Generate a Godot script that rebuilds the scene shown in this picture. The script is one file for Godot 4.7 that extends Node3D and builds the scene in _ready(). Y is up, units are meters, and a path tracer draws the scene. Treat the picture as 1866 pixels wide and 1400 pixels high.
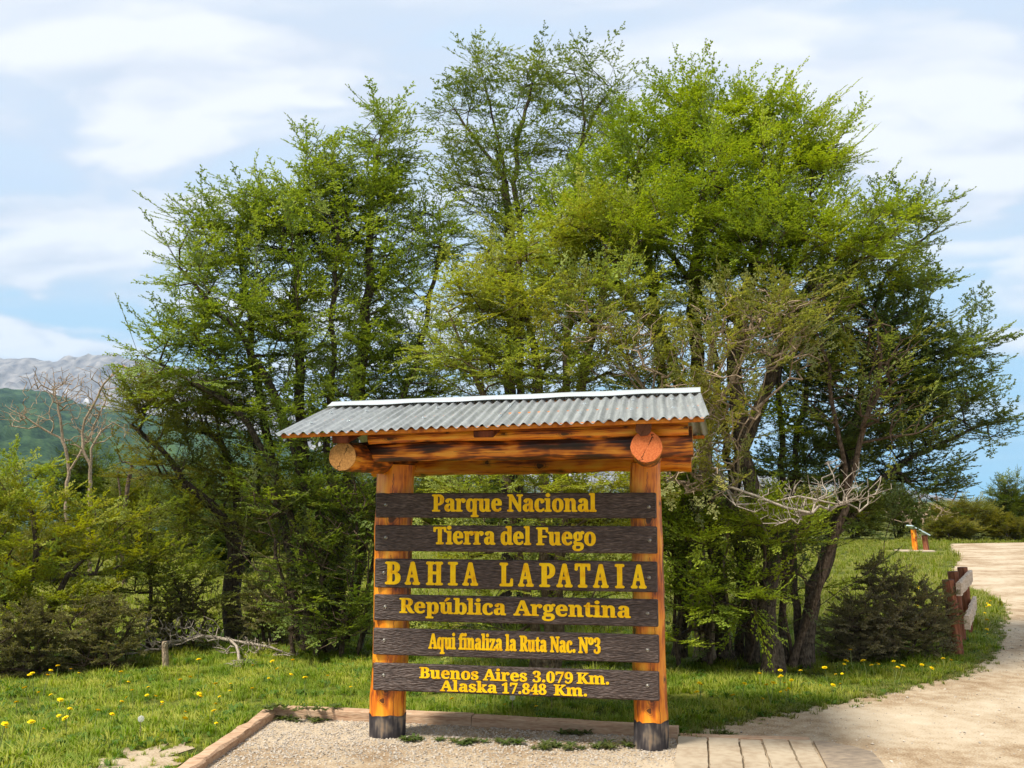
extends Node3D
# A carved wooden park sign under a small tin roof, in front of a grove of southern beeches.

var rng := RandomNumberGenerator.new()
var mats := {}
var taken := {}

const SIGN_AT := Vector3(0.03, 0, -7.5)
const PATH_EDGE := [Vector2(1.22, -7.62), Vector2(1.5, -7.95), Vector2(2.22, -8.48), Vector2(2.9, -8.95), Vector2(3.65, -9.58), Vector2(4.5, -10.3), Vector2(5.25, -11.3), Vector2(5.75, -12.2), Vector2(6.35, -13.4), Vector2(7.2, -15.0), Vector2(7.98, -16.5), Vector2(8.6, -18.2), Vector2(9.3, -21.0), Vector2(11.2, -25.5), Vector2(13.6, -30.5), Vector2(16.0, -36.4), Vector2(18.2, -41.5)]

const TREES := [
	{"name": "beech_tree", "label": "tall dark green multi-stemmed beech tree behind the left end of the sign roof", "category": "tree", "group": "trees and shrubs growing behind the sign", "r": 0.08, "twig": 0.0032, "leaf": Color(0.251,0.343,0.083), "leaf2": Color(0.405,0.498,0.095), "sprays": 4, "size": 1.0, "bark": "bark", "seed": 11,
		"stems": [[-2.39,-0.04,-11.80,-2.45,0.87,-11.87,-2.54,1.97,-11.94,-2.61,3.18,-12.01,-2.68,4.15,-12.09,-2.69,5.08,-12.16,-2.62,6.03,-12.23,-2.42,6.59,-12.30],
		[-2.15,-0.04,-11.90,-2.12,0.86,-12.00,-1.96,2.18,-12.10,-1.93,3.20,-12.20,-1.84,4.19,-12.30,-1.82,5.14,-12.40,-1.78,5.98,-12.50,-1.64,7.09,-12.60],
		[-2.21,-0.04,-11.80,-2.28,1.33,-11.76,-2.66,2.55,-11.72,-3.17,3.60,-11.68,-3.71,4.19,-11.64,-4.14,4.79,-11.60],
		[-1.94,-0.04,-11.90,-1.87,0.86,-12.07,-1.58,1.98,-12.23,-1.40,2.95,-12.40,-1.15,3.96,-12.57,-0.96,5.09,-12.73,-0.94,6.27,-12.90],
		[-2.30,-0.04,-11.80,-2.56,1.46,-11.68,-3.11,2.67,-11.55,-3.76,3.14,-11.43,-4.34,3.48,-11.30],
		[-2.04,-0.04,-11.70,-2.02,1.20,-11.76,-2.18,2.36,-11.82,-2.19,3.50,-11.88,-2.17,4.53,-11.94,-2.15,5.39,-12.00],
		[-2.53,-0.04,-11.90,-2.66,1.06,-11.98,-2.89,2.11,-12.06,-3.14,3.19,-12.14,-3.33,4.18,-12.22,-3.53,5.33,-12.30],
		[-1.75,-0.04,-11.60,-1.61,1.08,-11.65,-1.57,2.10,-11.70,-1.24,3.15,-11.75,-0.95,3.55,-11.80]],
		"lobes": [[-2.44,5.83,-12.20,0.26,0.67,0.60,58], [-1.70,6.21,-12.50,0.30,0.80,0.60,76], [-3.17,5.22,-12.00,0.52,0.59,0.90,71], [-2.74,5.28,-12.20,0.40,0.49,0.80,47], [-1.97,5.46,-12.40,0.45,0.57,0.80,53], [-2.52,4.81,-12.20,0.95,0.76,1.30,133], [-1.65,4.88,-12.50,0.90,0.86,1.30,123], [-3.64,4.64,-11.80,0.53,0.55,0.90,61], [-3.34,3.89,-11.80,0.85,0.55,1.10,90], [-3.93,3.64,-11.50,0.52,0.20,0.60,28], [-2.52,3.72,-12.00,1.22,0.63,1.30,142], [-1.50,3.73,-12.50,0.75,0.66,1.20,85], [-3.66,3.19,-11.60,0.84,0.32,0.90,61], [-2.49,2.77,-12.00,1.08,0.45,1.20,90], [-0.97,5.25,-12.80,0.29,0.56,0.60,32], [-1.20,3.22,-12.40,0.52,0.46,0.90,42], [-1.83,3.04,-12.00,0.65,0.37,0.90,38], [-2.51,1.97,-11.70,0.63,0.58,0.90,66], [-1.90,1.46,-11.60,0.49,0.65,0.70,66], [-2.36,0.83,-11.60,0.35,0.58,0.60,34], [-1.84,0.53,-11.50,0.38,0.43,0.50,38], [-3.89,5.14,-11.70,0.25,0.34,0.40,17]]},
	{"name": "beech_tree", "label": "broad bright green beech tree with thick dark trunks behind the right end of the sign", "category": "tree", "group": "trees and shrubs growing behind the sign", "r": 0.095, "twig": 0.0032, "leaf": Color(0.288,0.387,0.055), "leaf2": Color(0.436,0.528,0.055), "sprays": 4, "size": 1.05, "bark": "bark", "seed": 12,
		"stems": [[2.28,-0.04,-10.90,2.26,0.94,-11.00,2.19,1.96,-11.10,2.14,3.08,-11.20,2.12,4.12,-11.30,2.26,5.21,-11.40,2.57,6.15,-11.50,2.47,6.82,-11.60],
		[2.08,-0.04,-10.90,2.00,1.23,-11.08,1.81,2.46,-11.27,1.72,3.76,-11.45,1.64,5.00,-11.63,1.54,5.94,-11.82,1.86,6.85,-12.00],
		[2.63,-0.04,-10.30,2.68,0.81,-10.48,2.69,1.48,-10.67,2.51,2.43,-10.85,2.56,3.69,-11.03,2.99,5.02,-11.22,3.38,6.46,-11.40],
		[2.59,-0.04,-10.90,2.55,0.95,-10.90,2.42,1.83,-10.90,2.85,3.05,-10.90,3.31,4.16,-10.90,3.71,4.93,-10.90,3.82,5.31,-10.90],
		[2.47,-0.04,-11.10,2.56,0.98,-11.22,2.49,2.09,-11.34,2.36,3.50,-11.46,2.02,4.58,-11.58,1.25,5.30,-11.70],
		[1.86,-0.04,-11.20,1.94,1.10,-11.32,2.02,2.09,-11.44,1.93,3.39,-11.56,1.24,4.34,-11.68,0.72,4.98,-11.80],
		[2.87,-0.04,-10.80,2.97,0.88,-10.95,3.02,1.84,-11.10,3.06,2.83,-11.25,3.26,4.01,-11.40]],
		"lobes": [[2.26,6.27,-11.60,0.66,0.57,0.90,90], [3.07,5.96,-11.40,0.72,0.49,1.00,90], [1.67,5.81,-11.80,0.67,0.68,1.00,104], [2.55,5.33,-11.20,0.94,0.62,1.30,142], [3.52,5.55,-11.20,0.40,0.58,0.90,57], [1.06,5.28,-11.80,0.67,0.61,1.00,95], [1.80,4.70,-11.00,0.99,0.58,1.20,123], [2.89,4.48,-10.90,0.98,0.58,1.20,133], [3.74,4.63,-11.00,0.73,0.51,1.00,80], [0.78,4.71,-11.80,0.60,0.62,0.90,71], [2.32,3.91,-11.20,0.81,0.42,1.10,57], [3.14,3.68,-11.00,0.59,0.41,1.00,47], [1.57,2.98,-11.40,0.62,0.43,0.90,47], [2.48,2.70,-11.20,0.60,0.42,0.90,42], [1.85,1.49,-10.30,0.37,0.38,0.50,19], [2.57,1.53,-10.00,0.42,0.28,0.50,24], [1.91,0.84,-10.10,0.42,0.23,0.40,15], [2.39,0.85,-10.00,0.30,0.22,0.40,11], [1.72,0.44,-10.30,0.25,0.26,0.40,7], [1.76,1.20,-10.60,0.25,0.46,0.40,15], [1.74,1.83,-10.60,0.22,0.33,0.40,13], [2.35,1.19,-10.80,0.39,0.40,0.40,11], [3.11,1.00,-11.00,0.33,0.41,0.40,11]]},
	{"name": "beech_tree", "label": "dark blue-green beech tree leaning over the path at the far right of the grove", "category": "tree", "group": "trees and shrubs growing behind the sign", "r": 0.085, "twig": 0.0032, "leaf": Color(0.153,0.216,0.077), "leaf2": Color(0.253,0.328,0.083), "sprays": 4, "size": 1.05, "bark": "bark", "seed": 13,
		"stems": [[3.11,-0.04,-10.80,3.27,0.64,-11.01,3.56,1.28,-11.23,3.84,1.96,-11.44,4.07,2.74,-11.66,4.31,3.56,-11.87,4.71,4.57,-12.09,5.45,5.23,-12.30],
		[3.08,-0.04,-10.90,3.15,0.75,-11.16,3.20,1.46,-11.42,3.39,2.48,-11.68,3.67,3.57,-11.94,3.92,4.45,-12.20],
		[3.25,0.59,-10.90,3.52,0.78,-10.80,3.97,1.13,-10.70],
		[3.53,1.32,-11.10,4.11,1.90,-11.33,4.86,2.35,-11.57,5.70,2.68,-11.80],
		[4.12,2.76,-11.80,4.71,3.30,-11.90,5.72,3.79,-12.00]],
		"lobes": [[4.39,4.17,-12.20,0.77,0.49,1.10,80], [4.88,4.45,-12.20,0.37,0.42,0.70,30], [4.90,3.58,-12.00,0.79,0.49,1.00,85], [5.45,3.72,-12.00,0.47,0.30,0.50,30], [4.21,3.24,-12.00,0.86,0.56,1.10,95], [5.10,2.96,-11.90,0.71,0.48,0.90,76], [4.63,2.36,-11.80,0.74,0.44,0.90,76], [5.53,2.62,-11.80,0.35,0.26,0.40,20], [3.78,2.35,-11.60,0.66,0.51,0.90,66], [4.78,1.93,-11.50,0.45,0.20,0.50,24], [3.55,3.45,-12.00,0.58,0.60,0.90,57], [4.92,5.22,-12.20,0.55,0.32,0.60,39], [3.27,2.14,-11.20,0.47,0.42,0.70,34], [3.98,1.65,-11.00,0.40,0.21,0.50,20]]},
	{"name": "beech_tree", "label": "slender beech tree whose thin sparse tops rise highest above the grove", "category": "tree", "group": "trees and shrubs growing behind the sign", "r": 0.09, "twig": 0.003, "leaf": Color(0.197,0.269,0.083), "leaf2": Color(0.283,0.351,0.083), "sprays": 4, "size": 1.05, "bark": "bark", "seed": 14,
		"stems": [[-0.10,-0.04,-14.00,-0.02,2.63,-14.04,-0.04,5.03,-14.08,-0.12,6.45,-14.12,-0.27,7.50,-14.16,-0.57,8.43,-14.20],
		[0.09,-0.04,-14.00,0.13,2.63,-14.00,0.10,5.42,-14.00,0.06,6.66,-14.00,0.18,7.50,-14.00,0.45,8.35,-14.00],
		[0.51,-0.04,-14.00,0.76,3.42,-14.08,0.94,5.71,-14.16,1.03,7.00,-14.24,1.07,7.77,-14.32,0.91,8.54,-14.40],
		[1.02,6.99,-14.20,1.30,7.70,-14.30,1.72,8.23,-14.40],
		[-0.12,6.44,-14.10,-0.60,7.17,-14.15,-1.08,7.82,-14.20]],
		"lobes": [[-0.47,7.94,-14.20,0.19,0.51,0.35,19], [-0.80,7.54,-14.20,0.30,0.29,0.30,15], [0.26,7.85,-14.00,0.38,0.53,0.50,32], [1.14,7.98,-14.30,0.51,0.54,0.50,38], [-0.39,6.89,-14.10,0.59,0.49,0.70,34], [0.54,6.89,-14.10,0.59,0.57,0.70,34], [-0.59,6.29,-14.00,0.46,0.49,0.60,32], [0.22,6.15,-14.00,0.67,0.49,0.80,43], [1.29,7.14,-14.20,0.38,0.49,0.50,28], [-0.26,5.42,-14.00,0.67,0.52,0.80,41], [-0.42,3.41,-14.00,0.67,0.70,0.80,28], [0.52,2.79,-14.00,0.76,0.70,0.80,28]]},
	{"name": "young_beech_tree", "label": "pale yellow-green young beech tree rising just behind the middle of the sign roof", "category": "tree", "group": "trees and shrubs growing behind the sign", "r": 0.06, "twig": 0.0028, "leaf": Color(0.388,0.469,0.127), "leaf2": Color(0.473,0.494,0.081), "sprays": 4, "size": 0.85, "bark": "bark_pale", "seed": 15,
		"stems": [[0.38,-0.04,-10.50,0.33,1.83,-10.60,0.31,3.02,-10.70,0.16,3.89,-10.80,-0.02,4.73,-10.90],
		[0.45,-0.04,-10.50,0.56,1.83,-10.54,0.75,3.01,-10.58,0.94,3.86,-10.62,1.06,4.67,-10.66,1.15,5.28,-10.70],
		[0.30,-0.04,-10.50,-0.02,1.83,-10.57,-0.32,2.90,-10.65,-0.62,3.63,-10.73,-0.84,4.14,-10.80]],
		"lobes": [[0.17,4.48,-10.90,0.59,0.41,0.70,80], [-0.38,3.96,-10.80,0.55,0.44,0.70,80], [0.40,3.79,-10.60,0.73,0.43,0.90,104], [1.11,4.74,-10.70,0.58,0.40,0.70,80], [1.18,3.92,-10.60,0.64,0.43,0.80,85], [-0.50,3.32,-10.70,0.61,0.37,0.80,80], [0.39,3.12,-10.50,0.76,0.29,0.90,80], [1.28,3.30,-10.50,0.50,0.33,0.70,38], [-0.53,1.94,-10.40,0.37,0.19,0.50,24], [0.38,1.88,-10.20,0.86,0.22,0.60,57], [-0.07,1.38,-10.40,1.06,0.39,0.60,66], [-0.30,0.64,-10.50,0.95,0.39,0.50,47], [0.89,0.98,-10.40,0.56,0.52,0.50,43], [1.20,1.94,-10.00,0.24,0.19,0.40,13]]},
	{"name": "gnarled_beech_tree", "label": "gnarled olive-leaved small tree leaning left with a thick mossy trunk at the grass edge", "category": "tree", "group": "trees and shrubs growing behind the sign", "r": 0.115, "twig": 0.0034, "leaf": Color(0.225,0.269,0.083), "leaf2": Color(0.276,0.243,0.044), "sprays": 4, "size": 0.95, "bark": "bark", "seed": 16,
		"stems": [[-3.44,-0.04,-12.60,-3.48,0.55,-12.57,-3.47,1.16,-12.54,-3.67,1.57,-12.51,-4.09,1.98,-12.49,-4.45,2.40,-12.46,-4.76,2.71,-12.43,-5.04,2.91,-12.40],
		[-3.49,1.16,-12.60,-3.49,1.85,-12.60,-3.70,2.54,-12.60,-3.85,2.96,-12.60,-4.11,3.35,-12.60],
		[-3.51,1.23,-12.60,-3.21,1.85,-12.57,-3.28,2.47,-12.53,-3.43,2.78,-12.50]],
		"lobes": [[-4.59,3.02,-12.40,0.37,0.31,0.50,32], [-4.10,2.84,-12.40,0.60,0.46,0.80,57], [-3.54,2.82,-12.50,0.45,0.39,0.70,42], [-4.31,2.18,-12.30,0.59,0.34,0.60,34], [-3.45,2.12,-12.40,0.52,0.39,0.60,34], [-3.75,1.58,-12.30,0.44,0.27,0.50,19], [-3.11,1.44,-12.20,0.37,0.38,0.50,22]]},
	{"name": "bare_shrub", "label": "nearly leafless tan shrub of tangled twigs above the right roof end", "category": "shrub", "group": "trees and shrubs growing behind the sign", "r": 0.028, "twig": 0.0042, "leaf": Color(0.323,0.350,0.140), "leaf2": Color(0.399,0.380,0.098), "sprays": 1, "size": 0.75, "bark": "dead_tan", "seed": 17,
		"stems": [[2.17,-0.04,-10.90,2.05,0.96,-10.66,1.97,1.83,-10.42,2.08,2.62,-10.18,2.38,3.27,-9.94,2.67,3.84,-9.70],
		[2.05,-0.04,-10.90,1.93,1.25,-10.68,1.64,2.41,-10.45,1.24,3.20,-10.22,0.77,3.74,-10.00],
		[2.00,1.26,-10.50,2.03,2.11,-10.27,2.06,2.94,-10.03,1.98,3.81,-9.80],
		[2.34,-0.04,-10.90,2.27,1.25,-10.57,2.34,2.05,-10.25,2.47,2.60,-9.93,2.72,2.95,-9.60],
		[1.99,-0.04,-10.90,1.85,1.25,-10.62,1.61,1.94,-10.35,1.44,2.61,-10.08,1.47,3.25,-9.80]],
		"lobes": [[1.32,3.26,-9.90,0.50,0.49,0.60,152], [0.72,3.51,-10.00,0.54,0.37,0.40,112], [2.28,3.40,-9.70,0.70,0.51,0.60,336], [1.93,2.69,-9.70,0.55,0.48,0.60,240], [1.72,2.10,-9.80,0.41,0.37,0.50,128], [2.67,3.68,-9.70,0.44,0.27,0.40,144], [2.82,3.23,-9.70,0.29,0.30,0.40,64], [2.03,2.09,-9.70,0.35,0.36,0.40,96]]},
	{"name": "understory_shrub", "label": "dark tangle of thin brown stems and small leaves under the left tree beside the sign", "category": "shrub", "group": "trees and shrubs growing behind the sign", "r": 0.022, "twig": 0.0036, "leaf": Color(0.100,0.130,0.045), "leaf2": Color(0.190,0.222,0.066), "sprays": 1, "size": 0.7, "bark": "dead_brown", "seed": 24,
		"stems": [[-2.43,-0.04,-11.40,-2.56,0.73,-11.37,-2.70,1.34,-11.33,-2.89,1.84,-11.30],
		[-2.18,-0.04,-11.40,-2.12,0.85,-11.33,-2.32,1.65,-11.27,-2.44,2.08,-11.20],
		[-1.89,-0.04,-11.30,-1.80,0.86,-11.27,-1.75,1.65,-11.23,-1.82,2.21,-11.20],
		[-1.70,-0.04,-11.30,-1.60,0.75,-11.15,-1.62,1.35,-11.00]],
		"lobes": [[-2.56,1.22,-11.30,0.51,0.84,0.50,176], [-1.93,1.35,-11.20,0.44,0.84,0.50,192], [-2.03,0.44,-11.20,0.54,0.35,0.50,96], [-1.72,1.96,-11.20,0.27,0.42,0.40,64], [-2.83,1.84,-11.30,0.34,0.42,0.40,57]]},
	{"name": "understory_shrub", "label": "dark tangle of thin stems and small leaves between the right post and the thick trunks", "category": "shrub", "group": "trees and shrubs growing behind the sign", "r": 0.022, "twig": 0.0036, "leaf": Color(0.090,0.125,0.045), "leaf2": Color(0.179,0.222,0.066), "sprays": 1, "size": 0.7, "bark": "dead_brown", "seed": 25,
		"stems": [[1.75,-0.04,-10.70,1.71,0.79,-10.63,1.74,1.48,-10.57,1.70,1.95,-10.50],
		[2.07,-0.04,-10.70,2.13,0.91,-10.60,2.06,1.60,-10.50,2.11,2.06,-10.40],
		[2.53,-0.04,-10.80,2.54,0.79,-10.65,2.61,1.37,-10.50],
		[2.96,-0.04,-10.80,2.90,0.79,-10.70,3.01,1.37,-10.60,3.11,1.72,-10.50]],
		"lobes": [[1.76,1.25,-10.60,0.25,0.86,0.40,128], [2.17,1.37,-10.50,0.38,0.72,0.40,144], [2.63,1.09,-10.50,0.38,0.59,0.40,112], [3.01,1.25,-10.60,0.32,0.59,0.40,96], [2.29,0.46,-10.60,0.51,0.26,0.40,64]]},
	{"name": "bare_shrub", "label": "half-bare shrub with crooked pinkish-brown limbs in front of the dark leaning tree", "category": "shrub", "group": "trees and shrubs growing behind the sign", "r": 0.036, "twig": 0.0042, "leaf": Color(0.304,0.374,0.111), "leaf2": Color(0.364,0.380,0.065), "sprays": 1, "size": 0.8, "bark": "dead_brown", "seed": 18,
		"stems": [[2.94,-0.04,-10.70,3.29,0.97,-10.60,3.55,1.83,-10.50,3.69,2.52,-10.40,3.85,3.03,-10.30,4.06,3.42,-10.20],
		[3.65,2.51,-10.30,3.81,2.85,-10.23,3.86,3.25,-10.17,3.75,3.75,-10.10],
		[3.51,1.83,-10.40,3.38,2.63,-10.33,3.27,3.32,-10.27,3.15,3.89,-10.20]],
		"lobes": [[3.82,3.31,-10.20,0.43,0.38,0.50,88], [3.27,3.77,-10.20,0.43,0.38,0.50,96], [3.46,2.85,-10.20,0.49,0.44,0.50,72], [4.02,2.62,-10.20,0.43,0.38,0.50,56]]},
	{"name": "dead_branch", "label": "bleached dead branch with forked bare twigs reaching across the dark right-hand trunks", "category": "dead branch", "group": "trees and shrubs growing behind the sign", "r": 0.017, "twig": 0.0034, "leaf": Color(0.165,0.172,0.146), "leaf2": Color(0.165,0.172,0.146), "sprays": 0, "size": 1, "bark": "dead_white", "seed": 19,
		"stems": [[2.64,1.35,-10.25,2.55,1.55,-10.08,2.40,1.66,-9.91,2.21,1.74,-9.74,2.06,1.88,-9.57,1.92,2.02,-9.40],
		[2.13,1.72,-9.50,2.43,1.73,-9.45,2.73,1.80,-9.40,3.08,1.72,-9.35,3.37,1.80,-9.30],
		[2.11,1.88,-9.50,2.33,1.80,-9.43,2.62,1.69,-9.37,2.80,1.64,-9.30]],
		"lobes": [[2.42,1.74,-9.40,0.39,0.18,0.35,80], [2.84,1.82,-9.40,0.39,0.20,0.35,96], [3.20,1.80,-9.40,0.25,0.16,0.25,57], [2.57,1.59,-9.40,0.25,0.09,0.20,38], [2.03,1.98,-9.50,0.17,0.18,0.25,32], [3.46,1.87,-9.40,0.17,0.15,0.25,22], [3.19,2.03,-9.50,0.23,0.18,0.25,32]]},
	{"name": "fallen_branch", "label": "pale fallen branch lying on the grass edge below the mossy trunk", "category": "fallen branch", "group": "trees and shrubs growing behind the sign", "r": 0.022, "twig": 0.004, "leaf": Color(0.165,0.172,0.146), "leaf2": Color(0.165,0.172,0.146), "sprays": 0, "size": 1, "bark": "dead_white", "seed": 20,
		"stems": [[-3.98,0.09,-11.60,-3.59,0.22,-11.53,-3.19,0.18,-11.45,-2.79,0.13,-11.38,-2.41,0.04,-11.30],
		[-3.17,0.19,-11.40,-2.95,0.11,-11.03,-2.90,-0.01,-10.67,-2.79,-0.11,-10.30]],
		"lobes": [[-3.64,0.29,-11.50,0.41,0.16,0.30,96], [-2.96,0.16,-11.30,0.41,0.13,0.30,80], [-2.51,0.06,-11.20,0.20,0.07,0.20,25], [-2.85,0.02,-10.70,0.22,0.12,0.25,70], [-3.92,0.30,-11.40,0.48,0.25,0.40,96], [-4.25,0.13,-11.30,0.34,0.18,0.40,48]]},
	{"name": "beech_tree", "label": "low yellow-green leafy tree filling the left edge of the picture", "category": "tree", "group": "trees and shrubs growing behind the sign", "r": 0.05, "twig": 0.003, "leaf": Color(0.289,0.363,0.072), "leaf2": Color(0.419,0.417,0.032), "sprays": 4, "size": 0.95, "bark": "bark", "seed": 21,
		"stems": [[-5.31,-0.04,-11.00,-5.35,0.75,-11.10,-5.37,1.35,-11.20,-5.58,1.90,-11.30],
		[-5.13,-0.04,-11.00,-5.02,0.75,-11.17,-4.74,1.22,-11.33,-4.45,1.52,-11.50],
		[-5.37,-0.04,-11.00,-5.61,0.88,-11.00,-6.02,1.65,-11.00]],
		"lobes": [[-5.71,1.90,-11.20,0.47,0.31,0.70,30], [-5.89,1.53,-11.00,0.53,0.41,0.70,26], [-5.26,1.53,-11.20,0.60,0.28,0.70,34], [-5.32,1.06,-11.00,0.59,0.27,0.60,28], [-4.65,1.37,-11.40,0.51,0.26,0.60,24], [-4.39,1.03,-11.40,0.41,0.21,0.50,15], [-4.89,0.71,-10.90,0.52,0.20,0.50,22], [-5.33,0.63,-10.60,0.32,0.26,0.50,19]]},
	{"name": "sapling", "label": "thin sapling with airy green leaves beside the leaning mossy trunk", "category": "sapling", "group": "trees and shrubs growing behind the sign", "r": 0.022, "twig": 0.003, "leaf": Color(0.265,0.339,0.083), "leaf2": Color(0.386,0.417,0.083), "sprays": 4, "size": 0.85, "bark": "bark", "seed": 22,
		"stems": [[-4.21,-0.04,-11.80,-4.27,0.69,-11.83,-4.28,1.45,-11.87,-4.32,1.84,-11.90],
		[-3.79,-0.04,-11.80,-3.90,0.68,-11.85,-4.13,1.13,-11.90]],
		"lobes": [[-4.27,1.45,-11.90,0.43,0.30,0.50,34], [-4.09,1.01,-11.80,0.50,0.26,0.50,32], [-4.43,0.82,-11.70,0.35,0.22,0.40,20], [-3.75,0.69,-11.80,0.35,0.29,0.40,19]]},
	{"name": "heath_shrub", "label": "rounded dark olive heath bush beside the wooden barrier", "category": "shrub", "group": "trees and shrubs growing behind the sign", "r": 0.02, "twig": 0.0032, "leaf": Color(.22,.195,.12), "leaf2": Color(.33,.29,.19), "sprays": 4, "size": 0.5, "bark": "dead_brown", "heath": true, "seed": 31,
		"stems": [[4.09,-0.04,-11.30,3.86,0.35,-11.20,3.68,0.67,-11.10],
		[4.19,-0.04,-11.30,4.18,0.32,-11.45,4.19,0.62,-11.60],
		[4.29,-0.04,-11.30,4.31,0.35,-11.18,4.32,0.68,-11.05],
		[4.39,-0.04,-11.30,4.63,0.33,-11.40,4.83,0.63,-11.50]],
		"lobes": [[4.27,0.38,-11.30,0.73,0.52,0.54,325], [3.97,0.31,-11.20,0.44,0.41,0.50,107], [3.72,0.26,-11.20,0.34,0.31,0.40,78], [4.65,0.43,-11.30,0.31,0.42,0.40,78], [4.22,0.85,-11.40,0.34,0.25,0.40,52]]},
	{"name": "heath_shrub", "label": "dark twiggy heath bush at the bottom of the left picture edge", "category": "shrub", "group": "trees and shrubs growing behind the sign", "r": 0.02, "twig": 0.0032, "leaf": Color(.2,.19,.085), "leaf2": Color(.31,.29,.13), "sprays": 4, "size": 0.5, "bark": "dead_brown", "heath": true, "seed": 32,
		"stems": [[-4.96,-0.04,-10.20,-5.07,0.30,-10.10,-5.13,0.55,-10.00],
		[-4.90,-0.04,-10.20,-5.04,0.26,-10.35,-5.17,0.49,-10.50],
		[-4.84,-0.04,-10.20,-4.77,0.30,-10.07,-4.70,0.56,-9.95],
		[-4.78,-0.04,-10.20,-4.73,0.27,-10.30,-4.70,0.50,-10.40]],
		"lobes": [[-4.89,0.32,-10.20,0.46,0.41,0.34,169], [-5.00,0.26,-10.10,0.27,0.33,0.50,55]]},
	{"name": "heath_shrub", "label": "brown-stemmed heath bush between the left edge and the fallen branch", "category": "shrub", "group": "trees and shrubs growing behind the sign", "r": 0.02, "twig": 0.0032, "leaf": Color(.2,.19,.085), "leaf2": Color(.31,.29,.13), "sprays": 4, "size": 0.5, "bark": "dead_brown", "heath": true, "seed": 33,
		"stems": [[-4.40,-0.04,-10.60,-4.52,0.31,-10.50,-4.60,0.56,-10.40],
		[-4.33,-0.04,-10.60,-4.46,0.27,-10.75,-4.58,0.50,-10.90],
		[-4.26,-0.04,-10.60,-4.19,0.31,-10.47,-4.12,0.57,-10.35],
		[-4.19,-0.04,-10.60,-4.12,0.28,-10.70,-4.07,0.51,-10.80]],
		"lobes": [[-4.30,0.33,-10.60,0.51,0.41,0.38,169], [-4.44,0.27,-10.50,0.30,0.32,0.50,55]]},
	{"name": "heath_shrub", "label": "upright olive heath bush just left of the mossy trunk", "category": "shrub", "group": "trees and shrubs growing behind the sign", "r": 0.02, "twig": 0.0032, "leaf": Color(.2,.19,.085), "leaf2": Color(.31,.29,.13), "sprays": 4, "size": 0.5, "bark": "dead_brown", "heath": true, "seed": 34,
		"stems": [[-3.96,-0.04,-11.90,-4.09,0.36,-11.80,-4.18,0.68,-11.70],
		[-3.90,-0.04,-11.90,-4.02,0.33,-12.05,-4.12,0.63,-12.20],
		[-3.83,-0.04,-11.90,-3.77,0.36,-11.78,-3.71,0.68,-11.65],
		[-3.76,-0.04,-11.90,-3.68,0.34,-12.00,-3.62,0.64,-12.10]],
		"lobes": [[-3.87,0.39,-11.90,0.50,0.52,0.37,130], [-4.02,0.32,-11.80,0.30,0.41,0.50,42]]},
	{"name": "heath_shrub", "label": "olive heath bush between the mossy trunk and the dark grove", "category": "shrub", "group": "trees and shrubs growing behind the sign", "r": 0.02, "twig": 0.0032, "leaf": Color(.2,.19,.085), "leaf2": Color(.31,.29,.13), "sprays": 4, "size": 0.5, "bark": "dead_brown", "heath": true, "seed": 35,
		"stems": [[-2.96,-0.04,-12.20,-3.07,0.42,-12.10,-3.15,0.79,-12.00],
		[-2.90,-0.04,-12.20,-3.00,0.39,-12.35,-3.08,0.75,-12.50],
		[-2.84,-0.04,-12.20,-2.79,0.42,-12.07,-2.75,0.79,-11.95],
		[-2.78,-0.04,-12.20,-2.70,0.39,-12.30,-2.65,0.75,-12.40]],
		"lobes": [[-2.88,0.46,-12.20,0.44,0.61,0.33,117], [-3.01,0.36,-12.10,0.26,0.48,0.50,39]]},
	{"name": "dead_tree", "label": "bare dead tree with a wide twiggy crown against the grey mountain", "category": "dead tree", "group": "bare dead trees on the left", "r": 0.042, "twig": 0.005, "leaf": Color(0.165,0.172,0.146), "leaf2": Color(0.165,0.172,0.146), "sprays": 0, "size": 1, "bark": "dead_tan", "seed": 41,
		"stems": [[-10.76,-0.04,-24.00,-10.74,2.46,-24.00,-10.96,3.39,-24.00,-11.18,4.60,-24.00,-11.27,5.01,-24.00],
		[-10.74,2.46,-24.00,-10.31,3.26,-24.00,-9.95,4.06,-24.00,-9.85,4.74,-24.00],
		[-10.95,3.26,-24.00,-11.67,3.66,-24.00,-12.36,4.06,-24.00]],
		"lobes": [[-11.25,4.60,-24.00,0.79,0.48,1.00,144], [-10.31,4.47,-24.00,0.86,0.63,1.00,160], [-11.88,3.86,-24.00,0.79,0.42,0.80,96], [-10.74,3.80,-24.00,0.94,0.60,1.00,96]]},
	{"name": "dead_tree", "label": "smaller bare dead tree with pale trunk right of the wide twiggy one", "category": "dead tree", "group": "bare dead trees on the left", "r": 0.042, "twig": 0.005, "leaf": Color(0.165,0.172,0.146), "leaf2": Color(0.165,0.172,0.146), "sprays": 0, "size": 1, "bark": "dead_tan", "seed": 42,
		"stems": [[-9.68,-0.04,-23.00,-9.78,2.43,-23.00,-9.69,3.20,-23.00,-9.32,3.58,-23.00],
		[-9.79,2.56,-23.00,-10.02,3.33,-23.00,-9.56,4.48,-23.00,-9.07,5.00,-23.00]],
		"lobes": [[-9.52,3.58,-23.00,0.62,0.50,0.80,64], [-8.99,4.74,-23.00,0.48,0.50,0.60,48], [-10.01,3.20,-23.00,0.48,0.43,0.60,32]]},
	{"name": "dead_tree", "label": "broken mossy dead stem pair standing in front of the green slope", "category": "dead tree", "group": "bare dead trees on the left", "r": 0.042, "twig": 0.005, "leaf": Color(0.165,0.172,0.146), "leaf2": Color(0.165,0.172,0.146), "sprays": 0, "size": 1, "bark": "dead_brown", "seed": 43,
		"stems": [[-7.76,-0.04,-20.00,-7.77,1.57,-20.00,-7.68,2.45,-20.00,-7.58,2.79,-20.00],
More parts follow.
